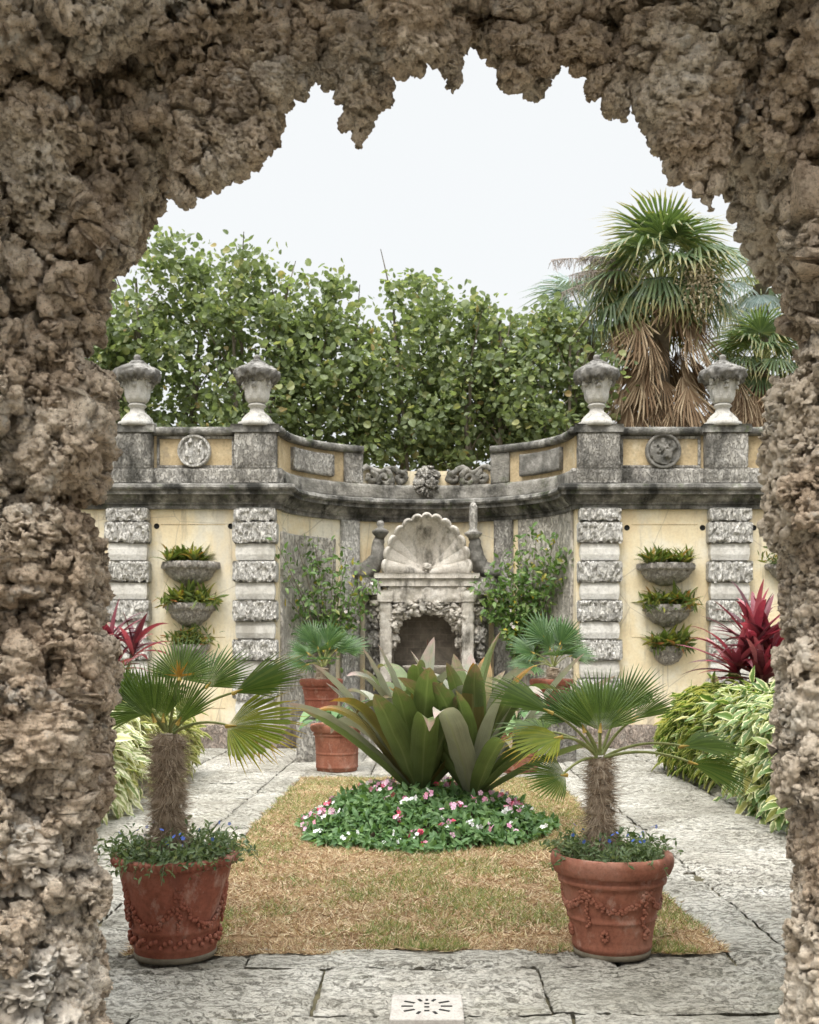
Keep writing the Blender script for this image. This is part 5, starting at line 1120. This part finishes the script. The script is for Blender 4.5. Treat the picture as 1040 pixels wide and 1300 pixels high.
# ================================================================== TREES BEHIND THE WALL
def sea_grape(label, px, d, ytop, wpx, nl, seed, ybot=560):
    nl = int(nl*1.45)
    sc = d/F; x0 = (px-CX)*sc; zt = EYE+(HY-ytop)*sc; zb = EYE+(HY-ybot)*sc; rx = wpx*sc
    r = np.random.default_rng(seed); rr_ = random.Random(seed)
    t = thing('sea_grape_tree', label, 'tree', (x0, d, 0), 'round leaved trees behind the wall')
    m = MB(); tips = []
    for k in range(6):
        a = rr_.uniform(0, 2*PI); b0 = np.array([x0+rr_.gauss(0, .25), d+rr_.gauss(0, .25), 0]); e_ = np.array([x0+math.cos(a)*rx*.55, d+math.sin(a)*.7, zb+(zt-zb)*rr_.uniform(.45, .8)])
        c = bez(b0, (b0+e_)/2+np.array([math.cos(a)*.1, 0, 1.0]), e_, 14); m.add(*tube(c, np.linspace(.08, .025, 14), 7))
        for q in range(7):
            u = rr_.uniform(.35, 1.); b = np.array([np.interp(u, np.linspace(0, 1, 14), c[:, i]) for i in range(3)])
            f_ = b+np.array([rr_.gauss(0, rx*.45), rr_.gauss(0, .6), rr_.uniform(.2, 1.3)]); m.add(*tube(bez(b, (b+f_)/2+np.array([0, 0, .1]), f_, 6), np.linspace(.022, .008, 6), 5))
    m.build('trunk', M_BARK, t)
    # leaf clumps through the crown's volume, uneven outline
    nc = 105; C = []
    while len(C) < nc:
        v = r.uniform(-1, 1, 3); 
        zt_ = (v[2]+1)/2; wdt = 1.05-.5*max(0, zt_-.45)**1.3*1.6
        if abs(v[0]) > wdt*1.1 or abs(v[1]) > wdt: continue
        C.append((x0+v[0]*rx*wdt, d+v[1]*1.2*wdt, zb-.6+(zt-zb+.35)*zt_*(1-.22*abs(v[0])**1.5*rr_.random())))
    C = np.array(C); k = r.integers(0, nc, nl); cs = r.uniform(.14, .36, nc)
    P = C[k]+r.normal(0, 1, (nl, 3))*cs[k][:, None]*np.array([1, 1, .8])
    P = P[P[:, 2] < zt+.05]; n = len(P)
    D = nrm(r.normal(size=(n, 3)))+np.array([0, -.2, .25]); N_ = nrm(r.normal(size=(n, 3)))*.9+np.array([0, -.35, .8])
    sz = r.uniform(.075, .175, n)*np.where(r.random(n) < .25, .7, 1); q = int(n*.6); mb = MB(); mb.add(*cloud(P[:q], D[:q], N_[:q], sz[:q], T_RND)); mb.add(*cloud(P[q:], D[q:], N_[q:], sz[q:]*1.1, T_GRP)); V, Fc, U = mb.get(); mk('crown', V, Fc, L_GRAPE, t, False, U)
sea_grape('tallest round leaved tree behind the left outer urn', 215, 22.6, 300, 80, 4300, 11)
sea_grape('round leaved tree behind the left inner urn', 330, 22.2, 312, 62, 3800, 12)
sea_grape('round leaved tree over the left half of the curved recess', 420, 22.8, 352, 60, 3400, 13)
sea_grape('pointed round leaved tree rising directly above the shell fountain', 528, 23.2, 340, 52, 3300, 14)
sea_grape('lower round leaved tree above the right half of the curved recess', 612, 22.6, 378, 58, 3200, 15)
sea_grape('round leaved tree left of the tall skirted palm', 700, 23.0, 386, 62, 3300, 16)
sea_grape('round leaved tree mostly hidden behind the left rock pier', 110, 23.0, 330, 70, 3300, 17)
# a dense row of trunks' undergrowth is left open so that stems show in the gap

def big_palm(label, px, pyc, d, Rf, nlive, skirt, seed, mat, dead=None, spreadr=(4.6, 5.4), name='skirted_palm', cat='palm', group=None, hl=(.7, 1.2), nseg=26):
    r = random.Random(seed); c = at(px, pyc, d); t = thing(name, label, cat, (c[0], d, 0), group)
    mk('trunk', *tube([(c[0], d, 0), (c[0]+.05, d, c[2]*.5), (c[0], d, c[2]+.1)], [.24, .2, .18], 14), M_BARK, t)
    for k in range(nlive):
        f_ = k/nlive; el = 1.45-f_*2.0+r.uniform(-.15, .15); az = k*2.39996+r.uniform(-.2, .2)
        dd = np.array([math.cos(az)*math.cos(el), math.sin(az)*math.cos(el), math.sin(el)]); hub = c+dd*Rf*r.uniform(*hl)*.62+np.array([0, 0, .1*math.cos(el)])
        tipd = nrm(dd+np.array([0, 0, -.38])); R = Rf*r.uniform(.6, .8)
        nn = np.cross(np.cross(dd, (0, 0, 1.)), dd)+np.array([0, -.15, .2])
        V, Fc, U = fan(hub, tipd, nn, R, r.uniform(*spreadr)*.75, nseg, r.uniform(.45, .9), split=.42, cup=-.15); f = mk('frond', V, Fc, mat, t, False, U)
        mk('petiole', *tube(bez(c, (c+hub)/2+np.array([0, 0, .1]), hub, 6), .016, 5), M_PETI, f)
    if skirt:
        m = MB(); zlow = skirt
        for k in range(110):
            az = r.uniform(0, 2*PI); z = c[2]-.1-r.random()**.8*(c[2]-zlow-.9); rad = .45+.55*r.random()
            hub = np.array([c[0]+math.cos(az)*rad, d+math.sin(az)*rad, z]); dd = np.array([math.cos(az)*.28, math.sin(az)*.28, -1])
            m.add(*fan(hub, dd, (math.cos(az), math.sin(az), .25), r.uniform(.8, 1.25), r.uniform(1.0, 1.9), 13, -.1, split=.28, jit=.2))
        m.build('dead_skirt', L_DEAD, t, False)
    return t, c
t, c = big_palm('tall fan palm with a brown skirt of dead fronds behind the right urns', 838, 368, 23.2, 1.5, 40, 5.0, 21, L_TALLP)
m = MB()
for (px, py) in ((700, 330), (735, 327), (722, 350), (712, 372), (735, 350)):
    e_ = at(px, py, 22.9); cc = bez(c, (c+e_)/2+np.array([0, 0, .5]), e_, 12); m.add(*tube(cc, np.linspace(.02, .006, 12), 5))
    for k in range(150):
        u = random.uniform(.45, 1); b = np.array([np.interp(u, np.linspace(0, 1, 12), cc[:, i]) for i in range(3)]); q = b+np.array([random.gauss(0, .07), random.gauss(0, .07), -abs(random.gauss(0, .14))]); m.add(*tube([b, q], .005, 3, False))
m.build('flower_stalk', plain('palm_flower_stalk', (.28, .23, .2), (.42, .36, .32)), t)
m = MB()
p = at(888, 362, 22.1); n = 900; P = p+RNG.normal(0, 1, (n, 3))*np.array([.2, .16, .26]); m.add(*cloud(P, rdir(n, -.4), rdir(n), RNG.uniform(.05, .1, n), T_OV)); m.build('seed_cluster', L_CREAM, t, False)
big_palm('shorter fan palm with drooping fronds at the right beside the rock pier', 962, 470, 24.8, 1.2, 30, 5.0, 23, L_TALLP)
big_palm('blue grey silver palm showing behind the right rock pier', 966, 368, 26, 1.35, 16, None, 25, L_SILV, spreadr=(4.2, 5))
big_palm('pale distant fan palm between the round leaved trees and tall palm', 745, 420, 25.5, 1.4, 18, None, 27, L_SILV)
# ================================================================== DRAIN COVER
d0, d1 = gd(1298), gd(1266); xa = (496-CX)/F*4.75; xb = (588-CX)/F*4.75
dc = thing('drain_cover', 'square pale stone drain cover with sunburst slots set in the paving', 'drain cover', ((xa+xb)/2, (d0+d1)/2, .01))
mk('plate', *box(((xa+xb)/2, (d0+d1)/2, -.012), (xb-xa, d1-d0, .05), .004), M_DRAIN, dc, False)
mx_, my_ = (xa+xb)/2, (d0+d1)/2
for (dx, dy, L, an) in [(-.075, .055, .05, -.5), (-.085, .0, .05, 0), (-.075, -.055, .05, .5), (.075, .055, .05, .5), (.085, 0, .05, 0), (.075, -.055, .05, -.5), (0, .085, .02, PI/2), (0, .035, .022, 0), (0, -.01, .022, 0), (0, -.06, .022, 0), (-.03, .08, .03, PI/2+.4), (.03, .08, .03, PI/2-.4), (-.035, -.085, .03, PI/2-.4), (.035, -.085, .03, PI/2+.4)]:
    mk('slot', *box((mx_+dx, my_+dy, .0142), (L, .012, .003), 0, an), M_HOLE, dc, False)
